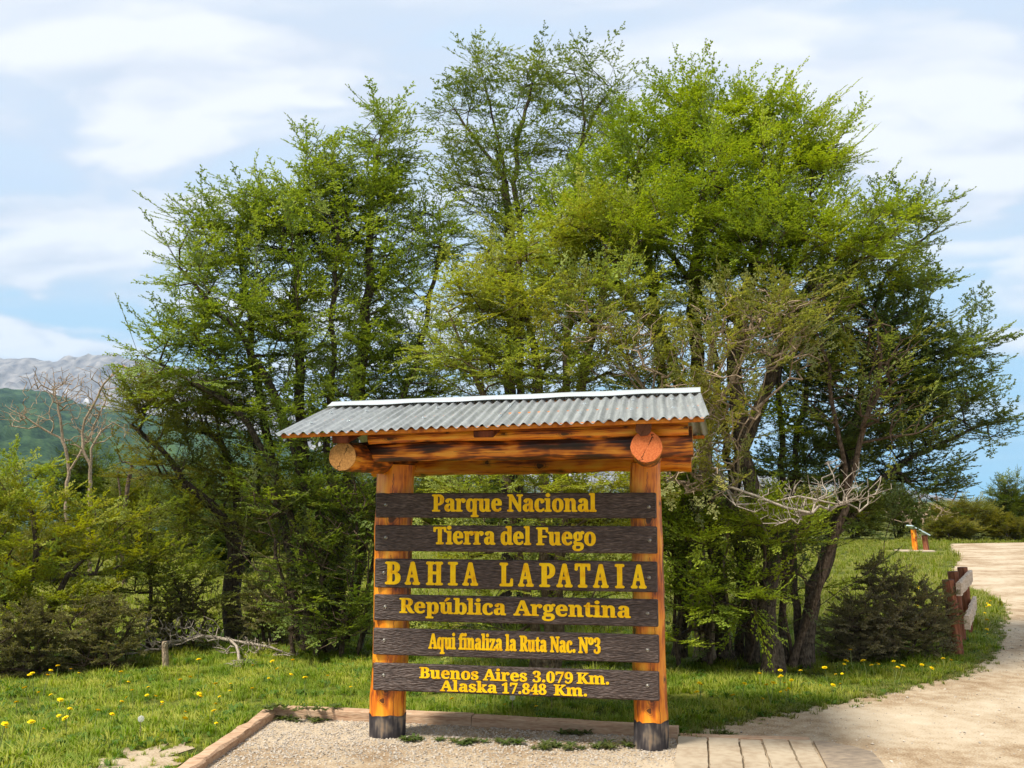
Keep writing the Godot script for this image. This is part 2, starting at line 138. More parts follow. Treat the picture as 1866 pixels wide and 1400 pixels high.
		[-7.87,-0.04,-20.00,-7.90,1.90,-20.00,-7.95,2.34,-20.00]],
		"lobes": [[-7.73,2.45,-20.00,0.36,0.31,0.40,22]]},
]


# ---------------------------------------------------------------- mesh collecting
class MB:
	var v := PackedVector3Array()
	var n := PackedVector3Array()
	var uv := PackedVector2Array()
	var c := PackedColorArray()
	var i := PackedInt32Array()
	var col := Color.WHITE

	func vert(p: Vector3, nn: Vector3, u := Vector2.ZERO) -> int:
		v.append(p); n.append(nn); uv.append(u); c.append(col)
		return v.size() - 1

	func tri(a: int, b: int, d: int) -> void:  # counter-clockwise seen from outside
		i.append(a); i.append(d); i.append(b)

	func face(a: Vector3, b: Vector3, d: Vector3, e: Vector3, us := Vector2.ONE) -> void:
		var nn := (b - a).cross(d - a).normalized()
		var k := vert(a, nn, Vector2(0, 0))
		vert(b, nn, Vector2(us.x, 0)); vert(d, nn, us); vert(e, nn, Vector2(0, us.y))
		tri(k, k + 1, k + 2); tri(k, k + 2, k + 3)

	func tface(a: Vector3, b: Vector3, d: Vector3) -> void:
		var nn := (b - a).cross(d - a).normalized()
		var k := vert(a, nn); vert(b, nn, Vector2(1, 0)); vert(d, nn, Vector2(1, 1))
		tri(k, k + 1, k + 2)

	func tube(p: PackedVector3Array, r: PackedFloat32Array, sides: int, cap := true, vs := 1.0) -> void:
		var m := p.size()
		if m < 2:
			return
		var t := (p[1] - p[0]).normalized()
		var u := t.cross(Vector3(0.31, 0.2, 0.93) if absf(t.z) < 0.9 else Vector3.RIGHT).normalized()
		var first := v.size()
		var along := 0.0
		for k in m:
			var tn := t
			if k > 0 and k < m - 1:
				tn = (p[k + 1] - p[k - 1]).normalized()
			elif k == m - 1:
				tn = (p[k] - p[k - 1]).normalized()
			u = (u - tn * u.dot(tn)).normalized()
			var w := tn.cross(u)
			if k > 0:
				along += p[k].distance_to(p[k - 1])
			for j in sides + 1:
				var a := TAU * j / sides
				var d := u * cos(a) + w * sin(a)
				vert(p[k] + d * r[k], d, Vector2(float(j) / sides, along * vs))
			t = tn
		for k in m - 1:
			for j in sides:
				var a := first + k * (sides + 1) + j
				var b := a + sides + 1
				tri(a, a + 1, b + 1); tri(a, b + 1, b)
		if cap:
			for e in [0, m - 1]:
				var nn := (p[0] - p[1]).normalized() if e == 0 else (p[m - 1] - p[m - 2]).normalized()
				var ctr := vert(p[e], nn)
				var ring := v.size()
				for j in sides + 1:
					vert(v[first + e * (sides + 1) + j], nn)
				for j in sides:
					if e == 0:
						tri(ctr, ring + j + 1, ring + j)
					else:
						tri(ctr, ring + j, ring + j + 1)

	# a box with chamfered edges
	func box(x: Transform3D, s: Vector3, bev := 0.004) -> void:
		var h := s / 2
		bev = minf(bev, minf(h.x, minf(h.y, h.z)) * 0.6)
		for ax in 3:
			for sg in [-1.0, 1.0]:
				var b := (ax + 1) % 3
				var d := (ax + 2) % 3
				var q := []
				for st in [[-1, -1], [1, -1], [1, 1], [-1, 1]]:
					var w := Vector3.ZERO
					w[ax] = sg * h[ax]
					w[b] = st[0] * (h[b] - bev) * sg
					w[d] = st[1] * (h[d] - bev)
					q.append(x * w)
				face(q[0], q[1], q[2], q[3], Vector2(s[b], s[d]))
		for ax in 3:
			var b := (ax + 1) % 3
			var d := (ax + 2) % 3
			for sb in [-1.0, 1.0]:
				for sd in [-1.0, 1.0]:
					var q := []
					for e in [[-1, 0], [1, 0], [1, 1], [-1, 1]]:
						var w := Vector3.ZERO
						w[ax] = e[0] * (h[ax] - bev)
						w[b] = sb * (h[b] - (bev if e[1] == 1 else 0.0))
						w[d] = sd * (h[d] - (0.0 if e[1] == 1 else bev))
						q.append(x * w)
					if sb * sd > 0:
						face(q[0], q[1], q[2], q[3], Vector2(s[ax], bev))
					else:
						face(q[3], q[2], q[1], q[0], Vector2(s[ax], bev))
		for sx in [-1.0, 1.0]:
			for sy in [-1.0, 1.0]:
				for sz in [-1.0, 1.0]:
					var p := x * Vector3(sx * h.x, sy * (h.y - bev), sz * (h.z - bev))
					var q := x * Vector3(sx * (h.x - bev), sy * h.y, sz * (h.z - bev))
					var r := x * Vector3(sx * (h.x - bev), sy * (h.y - bev), sz * h.z)
					if sx * sy * sz > 0:
						tface(p, q, r)
					else:
						tface(p, r, q)

	func smooth() -> void:  # normals from faces, for sheets whose vertices are shared
		n.fill(Vector3.ZERO)
		for k in range(0, i.size(), 3):
			var f := (v[i[k + 2]] - v[i[k]]).cross(v[i[k + 1]] - v[i[k]])
			n[i[k]] += f; n[i[k + 1]] += f; n[i[k + 2]] += f
		for k in n.size():
			n[k] = n[k].normalized()

	func mesh(m: Material) -> ArrayMesh:
		var a := []
		a.resize(Mesh.ARRAY_MAX)
		a[Mesh.ARRAY_VERTEX] = v; a[Mesh.ARRAY_NORMAL] = n; a[Mesh.ARRAY_TEX_UV] = uv; a[Mesh.ARRAY_COLOR] = c; a[Mesh.ARRAY_INDEX] = i
		var am := ArrayMesh.new()
		am.add_surface_from_arrays(Mesh.PRIMITIVE_TRIANGLES, a)
		am.surface_set_material(0, m)
		return am

# ---------------------------------------------------------------- nodes
func numbered(called: String) -> String:
	var k: int = taken.get(called, 0)
	taken[called] = k + 1
	return called if k == 0 else "%s_%03d" % [called, k]

func part(called: String, mesh: Mesh, parent: Node3D, at := Transform3D.IDENTITY) -> MeshInstance3D:
	var o := MeshInstance3D.new()
	o.name = called; o.mesh = mesh; o.transform = at
	parent.add_child(o, true)
	return o

func thing(called: String, label: String, category: String, group := "", at := Transform3D.IDENTITY) -> Node3D:
	var o := Node3D.new()
	o.name = numbered(called); o.transform = at
	tag(o, label, category, group)
	add_child(o, true)
	return o

func tag(o: Node3D, label: String, category: String, group := "") -> void:
	o.set_meta("label", label); o.set_meta("category", category)
	if group != "":
		o.set_meta("group", group)

func structure(called: String, mesh: Mesh) -> MeshInstance3D:
	var o := part(numbered(called), mesh, self)
	o.set_meta("kind", "structure")
	return o

func scatter(called: String, mesh: Mesh, where: Array, colors: PackedColorArray, parent: Node3D) -> MultiMeshInstance3D:
	var mm := MultiMesh.new()
	mm.transform_format = MultiMesh.TRANSFORM_3D
	mm.use_colors = true
	mm.mesh = mesh
	mm.instance_count = where.size()
	for k in where.size():
		mm.set_instance_transform(k, where[k])
		mm.set_instance_color(k, colors[k])
	var o := MultiMeshInstance3D.new()
	o.name = called; o.multimesh = mm
	parent.add_child(o, true)
	return o

# ---------------------------------------------------------------- textures and materials
func noise(seed_: int, freq: float, oct := 4, kind := FastNoiseLite.TYPE_SIMPLEX_SMOOTH) -> FastNoiseLite:
	var f := FastNoiseLite.new()
	f.seed = seed_; f.frequency = freq; f.fractal_octaves = oct; f.noise_type = kind
	f.fractal_type = FastNoiseLite.FRACTAL_FBM if oct > 1 else FastNoiseLite.FRACTAL_NONE
	return f

# seamless grey noise, drawn small and pulled out so that it streaks along one side
func streaks(seed_: int, w: int, h: int, sw: int, sh: int, freq: float, oct := 3) -> PackedByteArray:
	var im := noise(seed_, freq, oct).get_seamless_image(sw, sh)
	im.convert(Image.FORMAT_L8)
	if sw != w or sh != h:
		im.resize(w, h, Image.INTERPOLATE_CUBIC)
	return im.get_data()

func ramp(w: int, h: int, layers: Array, stops: Array) -> ImageTexture:
	var g := Gradient.new()
	g.offsets = PackedFloat32Array(); g.colors = PackedColorArray()
	var off := PackedFloat32Array()
	var cols := PackedColorArray()
	for s in stops:
		off.append(s[0]); cols.append(s[1])
	g.offsets = off; g.colors = cols
	var lut := PackedByteArray()
	for k in 256:
		var q := g.sample(k / 255.0)
		lut.append(int(q.r * 255)); lut.append(int(q.g * 255)); lut.append(int(q.b * 255))
	var out := PackedByteArray()
	out.resize(w * h * 3)
	var a: PackedByteArray = layers[0][0]
	var wa: float = layers[0][1]
	var b: PackedByteArray = layers[1][0] if layers.size() > 1 else a
	var wb: float = layers[1][1] if layers.size() > 1 else 0.0
	var d: PackedByteArray = layers[2][0] if layers.size() > 2 else a
	var wd: float = layers[2][1] if layers.size() > 2 else 0.0
	var bias := 127.5 * (1.0 - wa - wb - wd)
	var o := 0
	for k in w * h:
		var t := clampi(int(a[k] * wa + b[k] * wb + d[k] * wd + bias), 0, 255) * 3
		out[o] = lut[t]; out[o + 1] = lut[t + 1]; out[o + 2] = lut[t + 2]
		o += 3
	return ImageTexture.create_from_image(Image.create_from_data(w, h, false, Image.FORMAT_RGB8, out))

# dark knots with the grain drawn round them
func knots(t: ImageTexture, count: int, seed_: int) -> ImageTexture:
	var im := t.get_image()
	var r := RandomNumberGenerator.new()
	r.seed = seed_
	var w := im.get_width()
	var h := im.get_height()
	for k in count:
		var cx := r.randi_range(0, w - 1)
		var cy := r.randi_range(0, h - 1)
		var a := r.randf_range(5.0, 11.0)
		var b := a * r.randf_range(1.0, 1.5)
		for y in range(-int(b * 2.2), int(b * 2.2)):
			for x in range(-int(a * 2.2), int(a * 2.2)):
				var d := Vector2(x / a, y / b).length() * (1.0 + 0.15 * sin(atan2(y, x) * 3.0 + k))
				if d > 2.1:
					continue
				var px := posmod(cx + x, w)
				var py := posmod(cy + y, h)
				var c := im.get_pixel(px, py)
				var dark := 0.75 if d < 0.7 else (0.35 + 0.25 * sin(d * 11.0)) * (2.1 - d) / 1.4
				im.set_pixel(px, py, c.lerp(Color(0.16, 0.07, 0.035), clampf(dark, 0, 1)))
	for k in count:  # drying cracks along the grain
		var cx := float(r.randi_range(0, w - 1))
		var cy := r.randi_range(0, h - 1)
		for y in r.randi_range(40, 150):
			cx += r.randf_range(-0.45, 0.45)
			var px := posmod(int(cx), w)
			var py := posmod(cy + y, h)
			im.set_pixel(px, py, im.get_pixel(px, py).lerp(Color(0.12, 0.05, 0.03), 0.75))
	return ImageTexture.create_from_image(im)

func grey(w: int, h: int, layers: Array) -> ImageTexture:
	return ramp(w, h, layers, [[0.0, Color.BLACK], [1.0, Color.WHITE]])

func material(called: String, rough := 0.9, spec := 0.3) -> StandardMaterial3D:
	var m := StandardMaterial3D.new()
	m.roughness = rough; m.metallic_specular = spec; m.resource_name = called
	mats[called] = m
	return m

func relief(m: StandardMaterial3D, t: Texture2D, cm: float) -> void:
	m.heightmap_enabled = true; m.heightmap_texture = t; m.heightmap_scale = cm

func triplanar(m: StandardMaterial3D, s: Vector3, world := false) -> void:
	m.uv1_triplanar = true; m.uv1_world_triplanar = world; m.uv1_scale = s

func make_materials() -> void:
	# varnished log: grain runs along v
	var long_a := streaks(1, 256, 512, 128, 16, 0.05)
	var long_b := streaks(2, 256, 512, 256, 40, 0.11)
	var blot := streaks(3, 256, 512, 256, 256, 0.012, 4)
	var m := material("varnished_wood", 0.42, 0.4)
	m.albedo_texture = ramp(256, 512, [[long_a, 0.55], [long_b, 0.45], [blot, 0.8]], [[0.0, Color(0.42, 0.17, 0.06)], [0.22, Color(0.7, 0.34, 0.07)], [0.42, Color(0.88, 0.5, 0.08)], [0.62, Color(0.93, 0.58, 0.11)], [1.0, Color(0.96, 0.7, 0.22)]])
	m.albedo_texture = knots(m.albedo_texture, 16, 4)
	m.uv1_scale = Vector3(1, 0.8, 1)
	relief(m, grey(256, 512, [[long_a, 0.7], [long_b, 0.6]]), 0.5)
	m.clearcoat_enabled = true; m.clearcoat = 0.35; m.clearcoat_roughness = 0.3
	m = material("stained_wood", 0.45, 0.4)
	m.albedo_texture = ramp(256, 512, [[long_b, 0.5], [long_a, 0.5], [blot, 1.2]], [[0.0, Color(0.16, 0.08, 0.05)], [0.38, Color(0.36, 0.18, 0.08)], [0.55, Color(0.64, 0.33, 0.09)], [0.75, Color(0.84, 0.5, 0.13)], [1.0, Color(0.92, 0.63, 0.22)]])
	m.albedo_texture = knots(m.albedo_texture, 12, 5)
	m.uv1_scale = Vector3(1, 0.7, 1)
	relief(m, grey(256, 512, [[long_a, 0.7], [long_b, 0.6]]), 0.6)
	m.clearcoat_enabled = true; m.clearcoat = 0.3; m.clearcoat_roughness = 0.35
	m = material("orange_board", 0.55, 0.35)
	m.albedo_texture = ramp(256, 512, [[long_b, 0.5], [long_a, 0.5]], [[0.0, Color(0.55, 0.26, 0.06)], [0.5, Color(0.8, 0.46, 0.12)], [1.0, Color(0.86, 0.55, 0.18)]])
	m = material("brown_block", 0.6, 0.3)
	m.albedo_texture = ramp(256, 512, [[long_b, 0.5], [long_a, 0.5]], [[0.0, Color(0.26, 0.12, 0.07)], [1.0, Color(0.55, 0.29, 0.18)]])
	m = material("base_paint", 0.75, 0.3)
	m.albedo_texture = ramp(256, 512, [[long_a, 0.3], [long_b, 0.45], [blot, 1.3]], [[0.0, Color(0.14, 0.13, 0.14)], [0.5, Color(0.27, 0.25, 0.25)], [0.72, Color(0.42, 0.38, 0.34)], [1.0, Color(0.56, 0.47, 0.38)]])
	relief(m, grey(256, 512, [[long_a, 0.7], [long_b, 0.6]]), 0.7)
	# sandblasted sign boards: grain runs along x
	var bx_a := streaks(5, 1024, 128, 40, 64, 0.1, 3)
	var bx_b := streaks(6, 1024, 128, 110, 128, 0.16, 3)
	m = material("board_stain", 0.55, 0.4)
	m.albedo_texture = ramp(1024, 128, [[bx_a, 0.5], [bx_b, 0.9]], [[0.0, Color(0.17, 0.135, 0.12)], [0.4, Color(0.27, 0.22, 0.2)], [0.7, Color(0.35, 0.295, 0.27)], [1.0, Color(0.46, 0.4, 0.37)]])
	relief(m, grey(1024, 128, [[bx_a, 0.4], [bx_b, 0.9]]), 0.9)
	m.uv1_scale = Vector3(0.9, 4.6, 1)
	m = material("yellow_paint", 0.6, 0.3)
	m.albedo_texture = ramp(256, 512, [[long_b, 0.6], [blot, 0.9]], [[0.0, Color(0.86, 0.6, 0.05)], [0.35, Color(0.96, 0.75, 0.05)], [1.0, Color(0.99, 0.82, 0.1)]])
	triplanar(m, Vector3(1.5, 3.0, 1.5))
	m = material("screw_metal", 0.35, 0.5)
	m.albedo_color = Color(0.78, 0.76, 0.72); m.metallic = 0.8
	# galvanised sheet
	var sp := streaks(7, 512, 512, 512, 512, 0.03, 3)
	var run := streaks(8, 512, 512, 512, 24, 0.05, 3)
	m = material("galvanised", 0.42, 0.5)
	m.metallic = 0.55
	m.albedo_texture = ramp(512, 512, [[sp, 0.4], [run, 0.7]], [[0.0, Color(0.52, 0.53, 0.53)], [0.5, Color(0.66, 0.67, 0.67)], [1.0, Color(0.77, 0.78, 0.77)]])
	m = material("ridge_metal", 0.4, 0.5)
	m.metallic = 0.6; m.albedo_color = Color(0.86, 0.88, 0.89)
	# end grain: rings about the middle of the disc
	for e in [["end_pale", Color(0.5, 0.35, 0.19), Color(0.72, 0.52, 0.29), 9], ["end_red", Color(0.72, 0.36, 0.2), Color(0.88, 0.52, 0.31), 10], ["end_brown", Color(0.3, 0.19, 0.13), Color(0.46, 0.28, 0.2), 12]]:
		var im := Image.create(128, 128, false, Image.FORMAT_RGB8)
		var f := noise(e[3], 0.03, 3)
		for y in 128:
			for x in 128:
				var d := Vector2(x - 60, y - 66)
				var r := d.length() * (1.0 + 0.08 * f.get_noise_2d(x, y))
				var q := 0.5 + 0.3 * sin(r * 1.5) + 0.55 * f.get_noise_2d(x * 3.0, y * 3.0)
				var cc: Color = e[1].lerp(e[2], clampf(q, 0, 1))
				var an := absf(wrapf(d.angle() + 0.2 * f.get_noise_1d(r * 3.0) - 1.1, -PI, PI))
				if (an < 0.035 or (an > 3.09 and r < 55)) and r > 4:
					cc = cc.darkened(0.6)
				im.set_pixel(x, y, cc)
		m = material(e[0], 0.8, 0.25)
		m.albedo_texture = ImageTexture.create_from_image(im)
		relief(m, m.albedo_texture, 0.5)
	# ground surfaces
	var s_big := streaks(20, 1024, 1024, 128, 128, 0.02, 4)
	var s_fine := streaks(21, 1024, 1024, 1024, 1024, 0.22, 3)
	var s_mid := streaks(22, 1024, 1024, 512, 512, 0.045, 4)
	m = material("sand", 0.95, 0.2)
	m.albedo_texture = ramp(1024, 1024, [[s_big, 0.65], [s_fine, 0.5], [s_mid, 0.4]], [[0.0, Color(0.450, 0.369, 0.279)], [0.3, Color(0.576, 0.495, 0.396)], [0.55, Color(0.675, 0.612, 0.522)], [1.0, Color(0.747, 0.693, 0.612)]])
	triplanar(m, Vector3(0.22, 0.22, 0.22), true)
	relief(m, grey(1024, 1024, [[s_fine, 0.5], [s_mid, 0.25], [s_big, 0.6]]), 1.2)
	m = material("soil", 0.95, 0.2)
	m.albedo_texture = ramp(1024, 1024, [[s_big, 0.9], [s_fine, 0.5], [s_mid, 0.5]], [[0.0, Color(0.16, 0.17, 0.07)], [0.45, Color(0.3, 0.33, 0.12)], [0.7, Color(0.4, 0.42, 0.17)], [1.0, Color(0.5, 0.45, 0.28)]])
	triplanar(m, Vector3(0.25, 0.25, 0.25), true)
	m = material("timber", 0.85, 0.25)
	m.albedo_texture = ramp(1024, 128, [[bx_a, 0.5], [bx_b, 0.7]], [[0.0, Color(0.558, 0.414, 0.324)], [0.5, Color(0.702, 0.585, 0.477)], [1.0, Color(0.774, 0.684, 0.585)]])
	triplanar(m, Vector3(0.6, 3.0, 3.0))
	relief(m, grey(1024, 128, [[bx_a, 0.5], [bx_b, 0.7]]), 0.5)
	m = material("dusty_plank", 0.92, 0.2)
	m.albedo_texture = ramp(1024, 1024, [[s_big, 0.5], [s_fine, 0.25], [s_mid, 0.4]], [[0.0, Color(0.522, 0.450, 0.369)], [0.5, Color(0.657, 0.603, 0.522)], [1.0, Color(0.720, 0.666, 0.585)]])
	triplanar(m, Vector3(0.5, 0.5, 0.5), true)
	m = material("grey_slab", 0.9, 0.25)
	m.albedo_texture = ramp(1024, 1024, [[s_big, 0.7], [s_fine, 0.3], [s_mid, 0.6]], [[0.0, Color(0.414, 0.377, 0.340)], [0.5, Color(0.552, 0.497, 0.432)], [1.0, Color(0.681, 0.607, 0.506)]])
	triplanar(m, Vector3(0.4, 0.4, 0.9), true)
	m = material("weathered_rail", 0.85, 0.25)
	m.albedo_texture = ramp(1024, 128, [[bx_a, 0.6], [bx_b, 0.8]], [[0.0, Color(0.56, 0.48, 0.4)], [0.5, Color(0.77, 0.69, 0.6)], [1.0, Color(0.85, 0.79, 0.72)]])
	triplanar(m, Vector3(3.0, 3.0, 0.6))
	relief(m, grey(1024, 128, [[bx_a, 0.5], [bx_b, 0.7]]), 0.5)
	# bark
	var bk_a := streaks(30, 256, 256, 256, 64, 0.09, 4)
	var bk_b := streaks(31, 256, 256, 256, 256, 0.03, 4)
	var bk_h := grey(256, 256, [[bk_a, 1.0], [bk_b, 0.4]])
	for b in [["bark", Color(0.15, 0.13, 0.11), Color(0.33, 0.285, 0.24), Color(0.48, 0.43, 0.36)], ["bark_pale", Color(0.28, 0.23, 0.18), Color(0.42, 0.36, 0.29), Color(0.55, 0.48, 0.4)], ["dead_tan", Color(0.44, 0.37, 0.3), Color(0.63, 0.55, 0.46), Color(0.76, 0.68, 0.59)], ["dead_brown", Color(0.2, 0.16, 0.13), Color(0.37, 0.31, 0.26), Color(0.52, 0.45, 0.38)], ["dead_white", Color(0.45, 0.41, 0.36), Color(0.64, 0.59, 0.53), Color(0.78, 0.74, 0.69)]]:
		m = material(b[0], 0.9, 0.2)
		m.albedo_texture = ramp(256, 256, [[bk_a, 0.8], [bk_b, 0.8]], [[0.0, b[1]], [0.5, b[2]], [1.0, b[3]]])
		triplanar(m, Vector3(2.2, 2.2, 2.2))
		relief(m, bk_h, 1.5)
	m = material("leaf", 0.5, 0.35)
	m.vertex_color_use_as_albedo = true
	m.cull_mode = BaseMaterial3D.CULL_DISABLED
	m.backlight_enabled = true; m.backlight = Color(0.95, 0.96, 0.42)
	m = material("grass_blade", 0.55, 0.3)
	m.vertex_color_use_as_albedo = true
	m.cull_mode = BaseMaterial3D.CULL_DISABLED
	m.backlight_enabled = true; m.backlight = Color(0.8, 0.9, 0.4)
	m = material("petal", 0.6, 0.2)
	m.vertex_color_use_as_albedo = true
	m.backlight_enabled = true; m.backlight = Color(0.4, 0.35, 0.05)
	m = material("pebble", 0.85, 0.3)
	m.vertex_color_use_as_albedo = true
	m = material("seed_fluff", 0.9, 0.1)
	m.albedo_color = Color(0.86, 0.86, 0.84)
	m = material("red_post", 0.7, 0.3)
	m.albedo_texture = ramp(256, 512, [[long_a, 0.7], [long_b, 0.7]], [[0.0, Color(0.36, 0.2, 0.14)], [0.5, Color(0.55, 0.34, 0.24)], [1.0, Color(0.68, 0.46, 0.34)]])
	relief(m, grey(256, 512, [[long_a, 0.7], [long_b, 0.6]]), 0.4)
	m = material("panel_face", 0.35, 0.5)
	m.albedo_color = Color(0.72, 0.8, 0.82)
	m = material("rock", 0.95, 0.2)
	m.vertex_color_use_as_albedo = true
	m.albedo_texture = ramp(1024, 1024, [[s_fine, 0.5], [s_mid, 1.0]], [[0.0, Color(0.5, 0.5, 0.53)], [0.5, Color(0.86, 0.85, 0.85)], [1.0, Color(1, 1, 1)]])
	triplanar(m, Vector3(0.0005, 0.00022, 0.0005), true)
	m = material("forest_slope", 0.95, 0.15)
	m.vertex_color_use_as_albedo = true
	m.albedo_texture = ramp(1024, 1024, [[s_fine, 1.1], [s_mid, 0.9]], [[0.0, Color(0.3, 0.36, 0.36)], [0.5, Color(0.78, 0.84, 0.76)], [1.0, Color(1, 1, 0.85)]])
	triplanar(m, Vector3(0.0008, 0.0008, 0.0008), true)
	m = material("lake_water", 0.08, 0.5)
	m.albedo_color = Color(0.3, 0.42, 0.48)

# ---------------------------------------------------------------- sky and light
func make_sky() -> void:
	var cam := Camera3D.new()
	cam.name = "camera"
	cam.position = Vector3(0, 1.75, 0)
	cam.rotation.x = deg_to_rad(6.78)
	cam.fov = rad_to_deg(2.0 * atan(700.0 / 1800.0))
	cam.near = 0.1; cam.far = 30000.0
	add_child(cam)
	cam.current = true
	var W := 2560
	var H := 1280
	var f := noise(77, 1.05, 6)
	var g := noise(78, 0.2, 3)
	var wisp := noise(79, 1.6, 5)
	var data := PackedByteArray()
	data.resize(W * H * 3)
	for y in H:
		var el := PI / 2 - PI * (y + 0.5) / H
		var se := sin(el)
		if el < -0.03:
			for x in W:
				var o := (y * W + x) * 3
				data[o] = 150; data[o + 1] = 160; data[o + 2] = 160
			continue
		var hz := clampf(el / 0.9, 0, 1)
		var blue := Color(0.56, 0.78, 0.9).lerp(Color(0.755, 0.82, 0.895), pow(clampf(el / 0.3, 0, 1), 0.8)).lerp(Color(0.5, 0.64, 0.83), clampf((el - 0.5) / 1.1, 0, 1))
		for x in W:
			var az := TAU * ((x + 0.5) / W - 0.5)
			var d := Vector3(sin(az) * cos(el), se, -cos(az) * cos(el))
			var q := d / (maxf(se, 0.0) + 0.16)
			var b := g.get_noise_3d(q.x * 1.3 + 3.0, q.z * 1.3, 0.0)
			var n1 := f.get_noise_3d(q.x * 0.62 + 0.35 * q.z + b, q.z * 1.3 - 0.2 * q.x, b * 1.5)
			var n2 := wisp.get_noise_3d(q.x * 0.8 + q.z * 0.5 + n1 * 0.6, q.z * 2.4 - q.x * 0.5, n1)
			var cov := clampf((n1 * 1.9 + n2 * 0.75 + b * 1.0 + 1.08) / 1.25, 0.0, 1.0)
			cov = cov * cov * (3.0 - 2.0 * cov)
			cov *= clampf((el - 0.01) / 0.13, 0.0, 1.0)
			var cl := Color(0.9, 0.91, 0.93).lerp(Color(0.75, 0.785, 0.845), clampf(0.5 - n1 * 1.3 - n2 * 1.3 - b * 0.5, 0, 1) * 0.75)
			var k := blue.lerp(cl, cov * 0.92)
			var o := (y * W + x) * 3
			data[o] = int(k.r * 255); data[o + 1] = int(k.g * 255); data[o + 2] = int(k.b * 255)
	var pm := PanoramaSkyMaterial.new()
	pm.panorama = ImageTexture.create_from_image(Image.create_from_data(W, H, false, Image.FORMAT_RGB8, data))
	var sky := Sky.new()
	sky.sky_material = pm
	var env := Environment.new()
	env.background_mode = Environment.BG_SKY
	env.sky = sky
	env.tonemap_mode = Environment.TONE_MAPPER_LINEAR
	env.tonemap_exposure = 2.3
	env.background_energy_multiplier = 0.57
	env.sdfgi_enabled = true; env.ssao_enabled = true; env.ssil_enabled = true
	env.fog_enabled = true
	env.fog_density = 0.000055
	env.fog_light_color = Color(0.62, 0.78, 0.92)
	var we := WorldEnvironment.new()
	we.name = "environment"; we.environment = env
	add_child(we)
	var sun := DirectionalLight3D.new()
	sun.name = "sun"
	sun.light_energy = 0.95
	sun.light_color = Color(1.0, 0.97, 0.915)
	sun.light_angular_distance = 12.0  # a sun veiled by thin cloud
	sun.shadow_enabled = true
	add_child(sun)
	sun.look_at_from_position(Vector3(-0.46, 0.83, 0.32) * 50.0, Vector3.ZERO)

# ---------------------------------------------------------------- ground
func path_polygon() -> PackedVector2Array:
	var p := PackedVector2Array()
	var f := noise(5, 1.4, 3)
	p.append(Vector2(-2.5, -2.0))
	p.append(Vector2(-2.25, -4.5))
	p.append(Vector2(-2.05, -6.9))
	p.append(Vector2(-1.9, -8.32))
	p.append(Vector2(1.15, -7.66))
	for k in PATH_EDGE.size() - 1:
		var a: Vector2 = PATH_EDGE[k]
		var b: Vector2 = PATH_EDGE[k + 1]
		var steps := int(ceil(a.distance_to(b) / 0.12))
		var side := (b - a).orthogonal().normalized()
		for s in steps:
			var q := a.lerp(b, float(s) / steps)
			p.append(q + side * (0.16 * f.get_noise_2d(q.x, q.y) + 0.04 * f.get_noise_2d(q.x * 6.0, q.y * 6.0)))
	p.append(Vector2(18.2, -41.5))
	p.append(Vector2(24, -43.5)); p.append(Vector2(34, -44)); p.append(Vector2(40, -38)); p.append(Vector2(40, -2))
	return p

func make_ground() -> PackedVector2Array:
	# one sheet, finer near the camera, out to the horizon
	var xs := [-9000.0, -3000.0, -900.0, -300.0, -120.0, -60.0, -30.0, -12.0, 0.0, 12.0, 30.0, 60.0, 120.0, 300.0, 900.0, 3000.0, 9000.0]
	var zs := [30.0, 8.0, -8.0, -20.0, -40.0, -80.0, -160.0, -400.0, -1200.0, -4000.0, -9000.0]
	var g := MB.new()
	for z in zs:
		for x in xs:
			g.vert(Vector3(x, 0, z), Vector3.UP)
	for a in zs.size() - 1:
		for b in xs.size() - 1:
			var k: int = a * xs.size() + b
			g.tri(k, k + 1, k + xs.size() + 1); g.tri(k, k + xs.size() + 1, k + xs.size())
	structure("ground", g.mesh(mats.soil))
	var poly := path_polygon()
	var p := MB.new()
	for q in poly:
		p.vert(Vector3(q.x, 0.006, q.y), Vector3.UP)
	var tr := Geometry2D.triangulate_polygon(poly)
	for k in range(0, tr.size(), 3):
		var up := (poly[tr[k + 1]] - poly[tr[k]]).cross(poly[tr[k + 2]] - poly[tr[k]])
		if up < 0:
			p.tri(tr[k], tr[k + 1], tr[k + 2])
		else:
			p.tri(tr[k], tr[k + 2], tr[k + 1])
	structure("path", p.mesh(mats.sand))
	# a bare sandy patch beside the left timber
	var f := noise(9, 2.5, 3)
	var bare := MB.new()
	var ctr := bare.vert(Vector3(-2.5, 0.006, -6.95), Vector3.UP)
	for k in 41:
		var a := TAU * k / 40.0
		var r := 1.0 + 0.9 * f.get_noise_2d(cos(a), sin(a)) + 0.3 * f.get_noise_2d(cos(a) * 4.0, sin(a) * 4.0)
		bare.vert(Vector3(-2.5 + 0.28 * r * cos(a), 0.006, -6.9 - 0.45 * r * sin(a)), Vector3.UP)
		if k > 0:
			bare.tri(ctr, ctr + k, ctr + k + 1)
	structure("bare_ground", bare.mesh(mats.sand))
	var lake := MB.new()
	lake.face(Vector3(-70, 0.03, -58), Vector3(-12, 0.03, -58), Vector3(-20, 0.03, -240), Vector3(-160, 0.03, -240))
	structure("lake", lake.mesh(mats.lake_water))
	return poly

